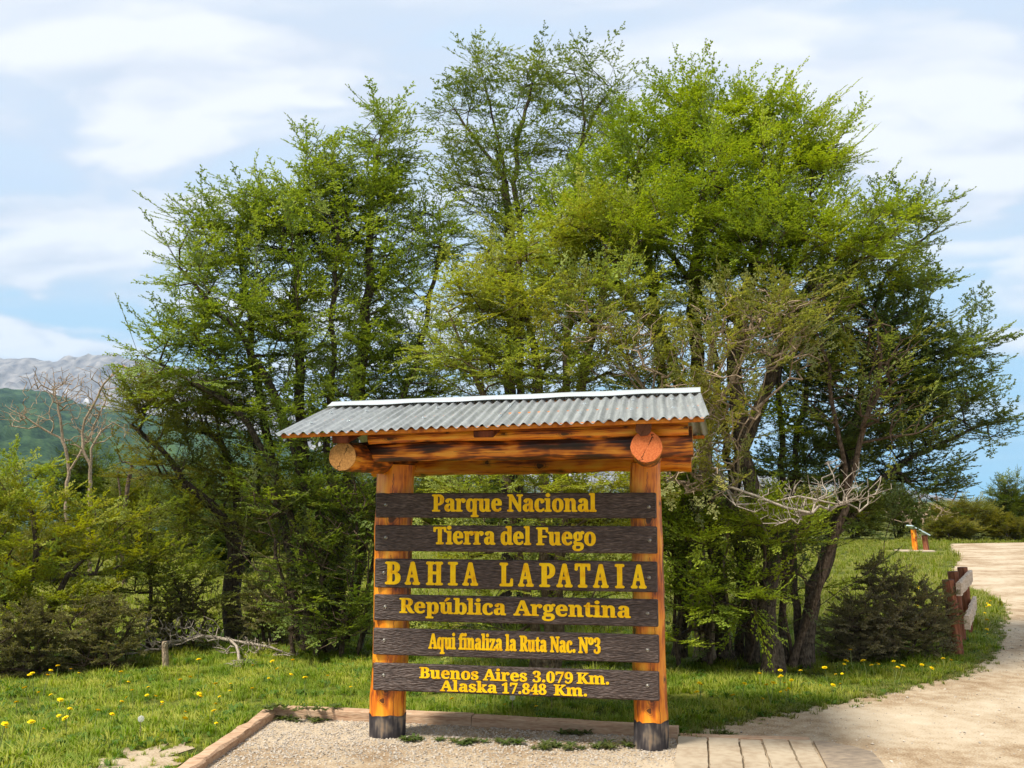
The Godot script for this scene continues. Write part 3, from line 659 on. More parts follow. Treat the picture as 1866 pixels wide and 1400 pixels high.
func height_field(called: String, mat: Material, r0: float, r1: float, r2: float, sky_line: Array, rough: float, seed_: int, paint: Callable) -> void:
	var g := MB.new()
	var f := noise(seed_, 1.0, 6)
	var na := 260
	var nr := 70
	var a0: float = sky_line[0][0]
	var a1: float = sky_line[-1][0]
	for k in nr + 1:
		var t := float(k) / nr
		var r := lerpf(r0, r2, t)
		for j in na + 1:
			var a := lerpf(a0, a1, float(j) / na)
			var top := 0.0
			for s in sky_line.size() - 1:
				if a >= sky_line[s][0] and a <= sky_line[s + 1][0]:
					top = lerpf(sky_line[s][1], sky_line[s + 1][1], (a - sky_line[s][0]) / (sky_line[s + 1][0] - sky_line[s][0]))
			var x := tan(a) * r
			var rise := clampf((r - r0) / (r1 - r0), 0, 1)
			var h := top * pow(rise, 1.25)
			if r > r1:
				h = top * (1.0 - 0.6 * (r - r1) / (r2 - r1))
			var s2 := 4.5 / (r1 - r0)
			var ridged := 1.0 - absf(f.get_noise_2d(x * s2 * 1.6, r * s2 * 0.5)) * 2.2
			h += rough * top * (ridged - 0.6) * sin(PI * minf(rise, 0.93)) + rough * 0.3 * top * f.get_noise_2d(x * s2 * 6.0, r * s2 * 6.0) * rise
			g.col = paint.call(a, h / maxf(top, 1.0), f.get_noise_2d(x * s2 * 9.0, r * s2 * 9.0), f.get_noise_2d(x * s2 * 2.2 + 50.0, r * s2 * 1.1), f.get_noise_2d(x * s2 * 24.0, h * s2 * 24.0))
			g.vert(Vector3(x, maxf(h, -5.0), -r), Vector3.UP)
	for k in nr:
		for j in na:
			var q := k * (na + 1) + j
			g.tri(q, q + 1, q + na + 2); g.tri(q, q + na + 2, q + na + 1)
	g.smooth()
	structure(called, g.mesh(mat))

func make_mountains() -> void:
	var px := func(x: float, y: float, r: float) -> Array:
		return [atan((x - 933.0) / 1813.0), 1.75 + r * (914.0 - y) / 1813.0]
	var rock := []
	for q in [[-400, 660], [-100, 650], [0, 646], [60, 652], [120, 645], [175, 638], [205, 645], [235, 656], [300, 662], [420, 690], [560, 740], [700, 790], [900, 830], [1300, 860], [1560, 878], [1640, 890], [1760, 914]]:
		rock.append(px.call(q[0], q[1], 6200.0))
	height_field("mountain", mats.rock, 3400.0, 6200.0, 7600.0, rock, 0.11, 51, func(a, t, n1, n2, n3):
		var c := Color(0.383, 0.361, 0.340).lerp(Color(0.230, 0.221, 0.225), clampf(0.5 + n1 * 1.6 + n3 * 0.8, 0, 1))
		if n2 > 0.12 and n3 > 0.2 and t > 0.4 and t < 0.66:
			c = Color(0.82, 0.83, 0.84)
		if t + n1 * 0.2 < 0.42:
			c = Color(0.06, 0.09, 0.04).lerp(c, clampf((t + n1 * 0.2) * 3.0 - 0.3, 0, 1))
		return c)
	var hill := []
	for q in [[-400, 690], [-100, 700], [0, 704], [70, 714], [130, 733], [190, 748], [260, 752], [400, 775], [600, 830], [800, 870], [1000, 905], [1100, 914]]:
		hill.append(px.call(q[0], q[1], 2700.0))
	height_field("hill", mats.forest_slope, 500.0, 2700.0, 3300.0, hill, 0.12, 52, func(a, t, n1, n2, n3):
		return Color(0.05, 0.085, 0.05).lerp(Color(0.09, 0.135, 0.065), clampf(0.45 + n1 * 1.1 + n2 * 0.8 + n3, 0, 1)))

# ---------------------------------------------------------------- the sign
func grain_log(p0: Vector3, p1: Vector3, r0: float, r1: float, seed_: int, bump := 0.05, bend := 0.0, sides := 28) -> MB:
	var m := MB.new()
	var f := noise(seed_, 1.0, 3)
	var len := p0.distance_to(p1)
	var rings := int(len / 0.05) + 2
	var t := (p1 - p0).normalized()
	var u := t.cross(Vector3.UP if absf(t.y) < 0.8 else Vector3.BACK).normalized()
	var w := t.cross(u)
	for k in rings + 1:
		var s := float(k) / rings
		var c := p0.lerp(p1, s) + u * bend * f.get_noise_1d(s * len * 1.2) + w * bend * f.get_noise_1d(s * len * 1.2 + 40.0)
		for j in sides + 1:
			var a := TAU * j / sides
			var d := u * cos(a) + w * sin(a)
			var r := lerpf(r0, r1, s) * (1.0 + bump * (f.get_noise_3d(cos(a) * 1.4, sin(a) * 1.4, s * len * 1.3) + 0.35 * f.get_noise_3d(cos(a) * 5.0, sin(a) * 5.0, s * len * 4.0)))
			m.vert(c + d * r, d, Vector2(float(j) / sides, s * len))
	for k in rings:
		for j in sides:
			var a := k * (sides + 1) + j
			var b := a + sides + 1
			m.tri(a, a + 1, b + 1); m.tri(a, b + 1, b)
	m.smooth()
	for k in rings + 1:  # weld the seam's normals
		var a := k * (sides + 1)
		var q := (m.n[a] + m.n[a + sides]).normalized()
		m.n[a] = q; m.n[a + sides] = q
	return m

# the sawn face that closes one end of such a log
func end_disc(lg: MB, at_end: bool, sides := 28) -> MB:
	var m := MB.new()
	var first := lg.v.size() - sides - 1 if at_end else 0
	var c := Vector3.ZERO
	for j in sides:
		c += lg.v[first + j] / sides
	var nn := (lg.v[first + 1] - c).cross(lg.v[first + 3] - c).normalized()
	if not at_end:
		nn = -nn
	var ctr := m.vert(c + nn * 0.003, nn, Vector2(0.5, 0.5))
	for j in sides + 1:
		var a := TAU * j / sides
		m.vert(c + (lg.v[first + j] - c) * 0.97 + nn * 0.003, nn, Vector2(0.5 + 0.46 * cos(a), 0.5 + 0.46 * sin(a)))
	for j in sides + 1:
		m.vert(lg.v[first + j], (lg.n[first + j] + nn).normalized(), Vector2(0.5 + 0.49 * cos(TAU * j / sides), 0.5 + 0.49 * sin(TAU * j / sides)))
	for j in sides:
		if at_end:
			m.tri(ctr, ctr + 1 + j, ctr + 2 + j)
			m.tri(ctr + 1 + j, ctr + 2 + sides + j, ctr + 3 + sides + j); m.tri(ctr + 1 + j, ctr + 3 + sides + j, ctr + 2 + j)
		else:
			m.tri(ctr, ctr + 2 + j, ctr + 1 + j)
			m.tri(ctr + 1 + j, ctr + 3 + sides + j, ctr + 2 + sides + j); m.tri(ctr + 1 + j, ctr + 2 + j, ctr + 3 + sides + j)
	return m

func log_part(called: String, parent: Node3D, p0: Vector3, p1: Vector3, r0: float, r1: float, seed_: int, mat: Material, ends: Array, bump := 0.05, bend := 0.0) -> MeshInstance3D:
	var lg := grain_log(p0, p1, r0, r1, seed_, bump, bend)
	var o := part(called, lg.mesh(mat), parent)
	for k in 2:
		if ends[k] != "":
			part("end_grain", end_disc(lg, k == 1).mesh(mats[ends[k]]), o)
	return o

func roof_point(u: float, t: float) -> Vector3:  # u along the ridge 0..1, t from ridge 0 to eave 1
	var a := Vector3(-1.47, 2.5, 0).lerp(Vector3(1.38, 2.552, 0), u)
	var b := Vector3(-1.53, 2.215, 0.93).lerp(Vector3(1.44, 2.288, 0.93), u)
	return a.lerp(b, t)

const WORDS := [
	["Parque Nacional", -0.607, 0.621, 1.677, 0.123, 0], ["Tierra del Fuego", -0.594, 0.613, 1.435, 0.124, 1],
	["B", -0.965, -0.855, 1.136, 0.165, 2], ["A", -0.810, -0.704, 1.136, 0.165, 2], ["H", -0.646, -0.528, 1.136, 0.165, 2], ["I", -0.478, -0.414, 1.136, 0.165, 2], ["A", -0.367, -0.260, 1.136, 0.165, 2],
	["L", -0.087, 0.002, 1.136, 0.164, 2], ["A", 0.051, 0.155, 1.136, 0.164, 2], ["P", 0.207, 0.314, 1.136, 0.164, 2], ["A", 0.334, 0.440, 1.136, 0.164, 2], ["T", 0.468, 0.571, 1.136, 0.164, 2], ["A", 0.600, 0.701, 1.136, 0.164, 2], ["I", 0.758, 0.815, 1.136, 0.164, 2], ["A", 0.872, 0.972, 1.136, 0.164, 2],
	["República", -0.852, -0.048, 0.927, 0.106, 3], ["Argentina", 0.014, 0.859, 0.927, 0.106, 3],
	["Aqui finaliza la Ruta Nac.", -0.625, 0.460, 0.673, 0.108, 4], ["Nº3", 0.488, 0.642, 0.673, 0.108, 4],
	["Buenos Aires", -0.693, 0.109, 0.459, 0.078, 5], ["3.079", 0.154, 0.442, 0.459, 0.076, 5], ["Km.", 0.473, 0.700, 0.459, 0.076, 5],
	["Alaska", -0.535, -0.112, 0.372, 0.074, 5], ["17.848", -0.073, 0.250, 0.372, 0.074, 5], ["Km.", 0.307, 0.542, 0.372, 0.074, 5]]
const BOARDS := [[1.628, 1.813], [1.378, 1.572], [1.107, 1.322], [0.866, 1.057], [0.616, 0.810], [0.357, 0.556]]
const SCREWS := [[-0.973, 1.725, 1.001, 1.711], [-0.969, 1.479, 1.004, 1.473], [-0.98, 1.218, 0.995, 1.210], [-0.966, 0.968, 0.981, 0.960], [-0.970, 0.723, 0.977, 0.706], [-0.970, 0.469, 0.973, 0.460]]

func lettering(words: Array, z: float) -> ArrayMesh:
	var base := SystemFont.new()
	base.font_names = PackedStringArray(["Droid Serif"])
	base.font_weight = 700
	var font := FontVariation.new()
	font.base_font = base
	var cap := TextMesh.new()
	cap.font = font; cap.font_size = 64; cap.text = "H"; cap.depth = 0.0; cap.pixel_size = 0.01
	cap.horizontal_alignment = HORIZONTAL_ALIGNMENT_LEFT
	var st := SurfaceTool.new()
	st.begin(Mesh.PRIMITIVE_TRIANGLES)
	for w in words:
		var bounds := func(text: String) -> Array:
			var tm := TextMesh.new()
			tm.font = font; tm.font_size = 64; tm.text = text; tm.pixel_size = 0.01; tm.depth = 0.05; tm.curve_step = 1.0
			tm.horizontal_alignment = HORIZONTAL_ALIGNMENT_LEFT; tm.vertical_alignment = VERTICAL_ALIGNMENT_TOP
			var a := tm.surface_get_arrays(0) if tm.get_surface_count() else []
			var lo := Vector3(1e9, 1e9, 1e9)
			var hi := -lo
			for p in a[Mesh.ARRAY_VERTEX]:
				lo = lo.min(p); hi = hi.max(p)
			return [tm, lo, hi]
		var h: Array = bounds.call("H")
		var t: Array = bounds.call(w[0])
		var sx: float = (w[2] - w[1]) / (t[2].x - t[1].x)
		var sy: float = w[4] / (h[2].y - h[1].y)
		# both start at the same line top, so the baseline is H's lowest point
		var x := Transform3D(Basis.from_scale(Vector3(sx, sy, 0.15)), Vector3(w[1] - t[1].x * sx, w[3] - h[1].y * sy, z))
		# the strokes are broad: the outline is laid down five times, a hair apart
		var fat: float = w[4] * 0.035
		for e in [[0.0, 0.0], [1.0, 0.0], [-1.0, 0.0], [0.0, 0.7], [0.0, -0.7]]:
			var y := x
			y.origin += Vector3(e[0] * fat, e[1] * fat, -0.0004 * (absf(e[0]) + e[0] * 0.5 + absf(e[1]) * 4.0 + e[1]))
			for s in t[0].get_surface_count():
				st.append_from(t[0], s, y)
	var out := st.commit()
	out.surface_set_material(0, mats.yellow_paint)
	return out

func make_sign() -> void:
	var sg := thing("park_sign", "large log-framed park sign with six dark carved boards under a corrugated tin roof", "sign", "", Transform3D(Basis(Vector3.UP, deg_to_rad(-11.0)), SIGN_AT))
	# posts
	for s in [[-0.99, -0.945, 0.132, 0.145, 0.17, 61], [0.98, 0.975, 0.122, 0.112, 0.2, 62]]:
		var o := log_part("post", sg, Vector3(s[0], -0.1, 0), Vector3(s[1], 2.03, 0), s[2], s[3], s[5], mats.varnished_wood, ["", "end_brown"], 0.07, 0.015)
		var lg := grain_log(Vector3(s[0], -0.1, 0), Vector3(s[1], 2.03, 0), s[2] + 0.003, s[3] + 0.003, s[5], 0.07, 0.015)
		var f := noise(s[5] + 5, 1.0, 2)
		var rows := 0
		while lg.v[rows * 29].y < s[4]:
			rows += 1
		var cut := MB.new()
		for k in rows + 1:
			for j in 29:
				var q := lg.v[k * 29 + j]
				if k == rows:
					q.y = s[4] + 0.018 * f.get_noise_1d(j % 28 * 3.0) + (0.05 if j % 28 in [9, 10] else 0.0)
				cut.vert(q, lg.n[k * 29 + j], lg.uv[k * 29 + j])
		for k in rows:
			for j in 28:
				var a := k * 29 + j
				cut.tri(a, a + 1, a + 30); cut.tri(a, a + 30, a + 29)
		var pb := part("painted_base", cut.mesh(mats.base_paint), o)
		pb.set_meta("label", "worn charcoal painted foot of the post")
	# bearer logs, front to back, and the two long beams
	log_part("bearer_log", sg, Vector3(-0.98, 2.065, -0.8), Vector3(-1.065, 2.06, 0.85), 0.112, 0.1, 63, mats.stained_wood, ["end_pale", "end_pale"], 0.06)
	log_part("bearer_log", sg, Vector3(0.95, 2.1, -0.8), Vector3(1.03, 2.105, 0.85), 0.112, 0.103, 64, mats.stained_wood, ["end_red", "end_red"], 0.06)
	log_part("beam", sg, Vector3(-1.08, 2.1, 0.5), Vector3(1.325, 2.165, 0.5), 0.074, 0.108, 65, mats.stained_wood, ["end_pale", "end_pale"], 0.07, 0.02)
	log_part("beam", sg, Vector3(-1.3, 2.06, -0.5), Vector3(1.3, 2.08, -0.5), 0.11, 0.09, 66, mats.varnished_wood, ["end_pale", "end_pale"], 0.07, 0.02)
	# rafters: front and back slope each
	for s in [[-1.05, 0.118, 0.055], [-0.04, 0.14, 0.05]]:
		for side in [1.0, -1.0]:
			var u: float = (s[0] + 1.5) / 2.94
			var a := roof_point(u, 0.06) - Vector3(0, 0.085, 0)
			var b := roof_point(u, 0.95) - Vector3(0, 0.065, 0)
			var dir := b - a
			var m := MB.new()
			var bas := Basis(Vector3.RIGHT, dir.normalized().cross(Vector3.RIGHT), dir.normalized())
			m.box(Transform3D(bas, (a + b) / 2), Vector3(s[1], s[2], dir.length()), 0.006)
			part("rafter", m.mesh(mats.brown_block), sg, Transform3D(Basis(Vector3.UP, 0.0 if side > 0 else PI), Vector3.ZERO) if side > 0 else Transform3D(Basis.from_scale(Vector3(1, 1, 1)).rotated(Vector3.UP, PI), Vector3(2.0 * s[0], 0.002, -0.004)))
	for side in [1.0, -1.0]:
		var a := roof_point(0.858, 0.06) - Vector3(0, 0.1, 0)
		var b := roof_point(0.858, 0.95) - Vector3(0, 0.068, 0)
		a.z *= side; b.z *= side
		log_part("rafter", sg, a, b, 0.05, 0.052, 67, mats.stained_wood, ["", "end_brown"], 0.1)
	# battens under the sheet, and a pole between the rafters
	for t in [0.95, 0.5, 0.08]:
		for side in [1.0, -1.0]:
			var a := roof_point(0.0, t) + Vector3(0.03, -0.026, 0)
			var b := roof_point(1.0, t) + Vector3(-0.03, -0.026, 0)
			a.z *= side; b.z *= side
			var m := MB.new()
			var dir := (b - a).normalized()
			m.box(Transform3D(Basis(dir, Vector3.BACK.cross(dir), Vector3.BACK), (a + b) / 2), Vector3(a.distance_to(b), 0.026, 0.05), 0.003)
			part("batten", m.mesh(mats.orange_board), sg)
	log_part("purlin", sg, Vector3(-0.95, 2.2, 0.62), Vector3(1.3, 2.245, 0.62), 0.042, 0.05, 68, mats.varnished_wood, ["end_pale", "end_pale"], 0.06, 0.01)
	# corrugated sheets, four to a slope, each lapping the next by one wave
	var waves := 42
	for side in [1.0, -1.0]:
		for sh in 4:
			var w0: int = [0, 10, 21, 32][sh]
			var w1: int = [11, 22, 33, 42][sh]
			var m := MB.new()
			var nu := (w1 - w0) * 10
			var nt := 6
			for layer in 2:
				for k in nt + 1:
					for j in nu + 1:
						var u := (w0 + j * 0.1) / waves
						var t := lerpf(0.02, 1.0 - 0.004 * (sh % 2), float(k) / nt)
						var p := roof_point(u, t)
						var ph := u * waves * TAU + 0.8
						p.y += 0.0115 * cos(ph) + 0.0028 * (sh % 2) - (0.0018 if layer else 0.0)
						p.y += 0.0016 * sin(u * 23.0 + t * 5.0 + sh)
						p.z *= side
						m.vert(p, Vector3.UP, Vector2(u * 3.0 + sh * 0.31, t))
				var o := layer * (nt + 1) * (nu + 1)
				for k in nt:
					for j in nu:
						var e := o + k * (nu + 1) + j
						var f := e + nu + 1
						if (side > 0) == (layer == 0):
							m.tri(e, f, f + 1); m.tri(e, f + 1, e + 1)
						else:
							m.tri(e, f + 1, f); m.tri(e, e + 1, f + 1)
			m.smooth()
			var lay := (nt + 1) * (nu + 1)
			for j in nu:  # the cut edge at the eave
				var e := nt * (nu + 1) + j
				m.face(m.v[e + lay], m.v[e + 1 + lay], m.v[e + 1], m.v[e])
			var sheet := part("roof_sheet", m.mesh(mats.galvanised), sg)
			if side > 0:
				for w in [2, 6, 14, 22, 30, 35, 39, 41]:
					if w < w0 or w >= w1 - (0 if sh == 3 else 1):
						continue
					for t in [0.36, 0.72]:
						var p := roof_point((w - 0.1273) / waves, t + 0.03 * sin(w * 3.0)) + Vector3(0, 0.0115 + 0.0028 * (sh % 2), 0)
						var q := MB.new()
						q.tube(PackedVector3Array([p, p + Vector3(0, 0.004, 0.001), p + Vector3(0, 0.009, 0.002), p + Vector3(0, 0.012, 0.003)]), PackedFloat32Array([0.013, 0.012, 0.008, 0.002]), 10)
						part("roof_screw", q.mesh(mats.ridge_metal), sheet)
	# ridge cap: a folded strip
	var cap := MB.new()
	var prof := [Vector2(-0.13, -0.028), Vector2(-0.06, -0.002), Vector2(-0.02, 0.018), Vector2(0.02, 0.018), Vector2(0.06, -0.002), Vector2(0.13, -0.028)]
	for layer in 2:
		for j in 41:
			var u := float(j) / 40
			var p := Vector3(-1.475, 2.513, 0).lerp(Vector3(1.385, 2.567, 0), u)
			for q in prof:
				cap.vert(p + Vector3(0, q.y + 0.003 * sin(u * 31.0) * absf(q.x) * 8.0 - 0.002 * layer, q.x), Vector3.UP, Vector2(u, q.x))
	for layer in 2:
		for j in 40:
			for k in 5:
				var a := layer * 41 * 6 + j * 6 + k
				if layer == 0:
					cap.tri(a, a + 1, a + 7); cap.tri(a, a + 7, a + 6)
				else:
					cap.tri(a, a + 7, a + 1); cap.tri(a, a + 6, a + 7)
	cap.smooth()
	part("ridge_cap", cap.mesh(mats.ridge_metal), sg)
	# boards, each with its carved words and two screws
	var texts := ["Parque Nacional", "Tierra del Fuego", "BAHIA LAPATAIA", "República Argentina", "Aqui finaliza la Ruta Nac. Nº3", "Buenos Aires 3.079 Km. and Alaska 17.848 Km."]
	for k in 6:
		var lo: float = BOARDS[k][0]
		var hi: float = BOARDS[k][1]
		var m := MB.new()
		m.box(Transform3D(Basis.IDENTITY, Vector3(0, (lo + hi) / 2, 0.133)), Vector3(2.112 + 0.004 * sin(k * 2.0), hi - lo, 0.044), 0.008)
		for q in m.uv.size():
			m.uv[q] += Vector2(k * 0.37, k * 0.41)
		var b := part("board", m.mesh(mats.board_stain), sg)
		b.set_meta("label", "dark brown board reading " + texts[k])
		# a raised lip round the face
		var words := WORDS.filter(func(w): return w[5] == k)
		part("lettering", lettering(words, 0.1555), b)
		for s in 2:
			var p := Vector3(SCREWS[k][s * 2], SCREWS[k][s * 2 + 1], 0.1545)
			var w := MB.new()
			w.tube(PackedVector3Array([p, p + Vector3(0, 0, 0.003), p + Vector3(0, 0, 0.0045), p + Vector3(0, 0, 0.002)]), PackedFloat32Array([0.0135, 0.0125, 0.008, 0.004]), 14)
			part("screw", w.mesh(mats.screw_metal), b)

# ---------------------------------------------------------------- timber, boardwalk, barrier, lectern
func plank(called: String, parent: Node3D, a: Vector3, b: Vector3, w: float, h: float, mat: Material, bev := 0.01, wob := 0.0, seed_ := 1) -> MeshInstance3D:
	# a sawn timber from a to b (middle of its underside), slightly uneven along its length
	var m := MB.new()
	var f := noise(seed_, 1.3, 2)
	var t := (b - a).normalized()
	var side := t.cross(Vector3.UP).normalized()
	var up := side.cross(t)
	var prof := [Vector2(-w / 2, 0), Vector2(-w / 2, h - bev), Vector2(-w / 2 + bev, h), Vector2(w / 2 - bev, h), Vector2(w / 2, h - bev), Vector2(w / 2, 0)]
	var n := int(a.distance_to(b) / 0.08) + 2
	var rings := []
	for k in n + 1:
		var s := float(k) / n
		var ring := []
		for j in 6:
			var q: Vector2 = prof[j]
			var e := wob * f.get_noise_2d(s * a.distance_to(b) * 2.0, j * 3.0)
			ring.append(a.lerp(b, s) + side * (q.x + e) + up * (q.y + (0.5 * e if q.y > 0 else 0.0)) - t * 0.0)
		rings.append(ring)
	for k in n:
		for j in 5:
			m.face(rings[k][j], rings[k][j + 1], rings[k + 1][j + 1], rings[k + 1][j])
		m.face(rings[k][5], rings[k][0], rings[k + 1][0], rings[k + 1][5])
	for e in [0, n]:
		var r: Array = rings[e]
		for j in range(1, 5):
			if e == 0:
				m.tface(r[0], r[j + 1], r[j])
			else:
				m.tface(r[0], r[j], r[j + 1])
	return part(called, m.mesh(mat), parent)

func make_wood_work() -> void:
	var t := thing("edging_timber", "long pale sawn timber edging the gravel behind the sign posts", "timber", "timbers edging the gravel", Transform3D(Basis.IDENTITY, Vector3(-1.93, 0, -8.34)))
	plank("beam", t, Vector3(0, -0.03, 0), Vector3(1.62, -0.03, 0.30), 0.12, 0.115, mats.timber, 0.012, 0.012, 3)
	plank("beam", t, Vector3(1.63, -0.03, 0.305), Vector3(3.17, -0.03, 0.72), 0.12, 0.11, mats.timber, 0.012, 0.012, 4)
	t = thing("edging_timber", "pale sawn timber running toward the camera at the left edge of the gravel", "timber", "timbers edging the gravel", Transform3D(Basis.IDENTITY, Vector3(-1.97, 0, -8.26)))
	plank("beam", t, Vector3(0, -0.03, 0), Vector3(-0.10, -0.03, 1.5), 0.105, 0.1, mats.timber, 0.012, 0.016, 5)
	plank("beam", t, Vector3(-0.102, -0.03, 1.515), Vector3(-0.36, -0.03, 4.6), 0.105, 0.098, mats.timber, 0.012, 0.016, 6)
	# boardwalk
	var bw := thing("boardwalk", "sand-dusted low boardwalk of short planks right of the sign", "boardwalk", "", Transform3D(Basis.IDENTITY, Vector3(1.2, 0, -7.5)))
	var far := [Vector2(1.222, -7.54), Vector2(1.435, -7.49), Vector2(1.656, -7.45), Vector2(1.816, -7.435), Vector2(2.005, -7.43), Vector2(2.17, -7.42)]
	var near := [Vector2(0.93, -5.6), Vector2(1.2, -5.6), Vector2(1.33, -5.6), Vector2(1.53, -5.6), Vector2(1.72, -5.6), Vector2(1.86, -5.6)]
	near = []
	for q in [Vector2(1.051, -6.665), Vector2(1.283, -6.665), Vector2(1.511, -6.665), Vector2(1.689, -6.665), Vector2(1.882, -6.665), Vector2(2.039, -6.665)]:
		var k := near.size()
		near.append(far[k].lerp(q, 2.2))
	var f := noise(15, 1.6, 2)
	for k in 5:
		var m := MB.new()
		var n := 24
		var gap := 0.006
		var l := []
		var r := []
		for s in n + 1:
			var u := float(s) / n
			var a: Vector2 = far[k].lerp(near[k], u)
			var b: Vector2 = far[k + 1].lerp(near[k + 1], u)
			a.x += gap + 0.008 * f.get_noise_2d(u * 5.0, k * 9.0)
			b.x += -gap + 0.008 * f.get_noise_2d(u * 5.0, (k + 1) * 9.0) - 0.004
			l.append(Vector3(a.x, 0, a.y) - Vector3(1.2, 0, -7.5)); r.append(Vector3(b.x, 0, b.y) - Vector3(1.2, 0, -7.5))
		var h := Vector3(0, 0.032 + 0.004 * sin(k * 2.3), 0)
		for s in n:
			m.face(l[s] + h, l[s + 1] + h, r[s + 1] + h, r[s] + h)
			m.face(l[s] - h, l[s + 1] - h, l[s + 1] + h, l[s] + h)
			m.face(r[s] + h, r[s + 1] + h, r[s + 1] - h, r[s] - h)
		m.face(l[0] + h, r[0] + h, r[0] - h, l[0] - h)
		part("plank", m.mesh(mats.dusty_plank), bw)
	plank("end_timber", bw, Vector3(0.05, -0.02, -0.12), Vector3(0.98, -0.02, -0.01), 0.085, 0.045, mats.timber, 0.008, 0.008, 8)
	# the flat slab beside it
	var sl := MB.new()
	var out := [Vector2(2.19, -7.43), Vector2(2.3, -7.38), Vector2(2.42, -7.26), Vector2(2.5, -7.1), Vector2(2.47, -6.87), Vector2(2.42, -6.6), Vector2(2.25, -6.0), Vector2(1.88, -5.9), Vector2(2.055, -6.67)]
	var base := Vector2(2.3, -6.9)
	var top := sl.vert(Vector3(0, 0.028, 0), Vector3.UP)
	for k in out.size() + 1:
		var q: Vector2 = out[k % out.size()] - base
		sl.vert(Vector3(q.x, 0.026, q.y), Vector3.UP)
	for k in out.size():
		sl.tri(top, top + 2 + k, top + 1 + k)
		var a := sl.v[top + 1 + k]
		var b := sl.v[top + 2 + k]
		sl.face(Vector3(a.x, -0.03, a.z), a, b, Vector3(b.x, -0.03, b.z))
	var slab := part(numbered("stone_slab"), sl.mesh(mats.grey_slab), self, Transform3D(Basis.IDENTITY, Vector3(base.x, 0, base.y)))
	tag(slab, "flat greyish slab with a rounded corner against the boardwalk", "slab")
	# wooden barrier beside the path
	var fb := thing("wooden_barrier", "short weathered wooden barrier of two rails on leaning reddish posts beside the path", "barrier", "", Transform3D(Basis.IDENTITY, Vector3(5.05, 0, -11.45)))
	for q in [[0.0, 0.0, -0.075, 0.86, 0.068], [0.48, -0.98, 0.415, 0.885, 0.066], [0.93, -1.78, 0.895, 0.885, 0.066]]:
		var lg := grain_log(Vector3(q[0], -0.1, q[1]), Vector3(q[2], q[3], q[1]), q[4], q[4] * 0.97, 70 + int(q[0] * 10), 0.05)
		var o := part("post", lg.mesh(mats.red_post), fb)
		part("end_grain", end_disc(lg, true).mesh(mats.end_brown), o)
	for q in [[-0.005, 0.69, 0.10, 1.08, 0.69, -1.96, 11], [0.07, 0.32, 0.10, 1.12, 0.345, -1.96, 12]]:
		plank("rail", fb, Vector3(q[0], q[1], q[2]), Vector3(q[3], q[4], q[5]), 0.055, 0.15, mats.weathered_rail, 0.012, 0.014, q[6])
	# lectern far along the path
	var lc := thing("information_lectern", "small slanted information lectern on two orange posts far along the path", "lectern", "", Transform3D(Basis.IDENTITY, Vector3(14.37, 0, -35.3)))
	log_part("post", lc, Vector3(-0.13, 0, 0), Vector3(-0.17, 0.765, 0), 0.1, 0.09, 80, mats.varnished_wood, ["", "end_brown"])
	log_part("post", lc, Vector3(0.26, 0, 0.0), Vector3(0.21, 0.55, 0), 0.1, 0.095, 81, mats.red_post, ["", "end_brown"])
	var pn := MB.new()
	pn.box(Transform3D(Basis(Vector3.BACK, -0.495), Vector3(0.0, 0.735, 0)), Vector3(0.72, 0.04, 0.5), 0.006)
	part("panel", pn.mesh(mats.panel_face), lc)
	var bs := MB.new()
	bs.box(Transform3D(Basis.IDENTITY, Vector3(-0.2, 0.0, 0.1)), Vector3(1.15, 0.1, 0.8), 0.02)
	part("base_slab", bs.mesh(mats.dusty_plank), lc)
	# stake at the grass edge
	var sk := MB.new()
	sk.tube(PackedVector3Array([Vector3(0.01, -0.05, 0), Vector3(0, 0.12, 0), Vector3(-0.01, 0.27, 0.01), Vector3(-0.012, 0.3, 0.01)]), PackedFloat32Array([0.036, 0.034, 0.032, 0.024]), 9)
	var stake := part(numbered("wooden_stake"), sk.mesh(mats.dead_tan), self, Transform3D(Basis.IDENTITY, Vector3(-3.61, 0, -10.55)))
	tag(stake, "short tan wooden stake standing where the left bushes meet the grass", "stake")

# ---------------------------------------------------------------- plants
var spray_meshes := []
var heath_meshes := []

func leaf_quad(m: MB, at: Vector3, dir: Vector3, up: Vector3, len: float, wid: float) -> void:
	var side := dir.cross(up).normalized()
	var nn := side.cross(dir).normalized()
	var a := m.vert(at, nn)
	m.vert(at + dir * len * 0.45 + side * wid * 0.5 + nn * wid * 0.18, (nn - side * 0.35).normalized())
	m.vert(at + dir * len, nn)
	m.vert(at + dir * len * 0.45 - side * wid * 0.5 + nn * wid * 0.18, (nn + side * 0.35).normalized())
	m.tri(a, a + 1, a + 2); m.tri(a, a + 2, a + 3)

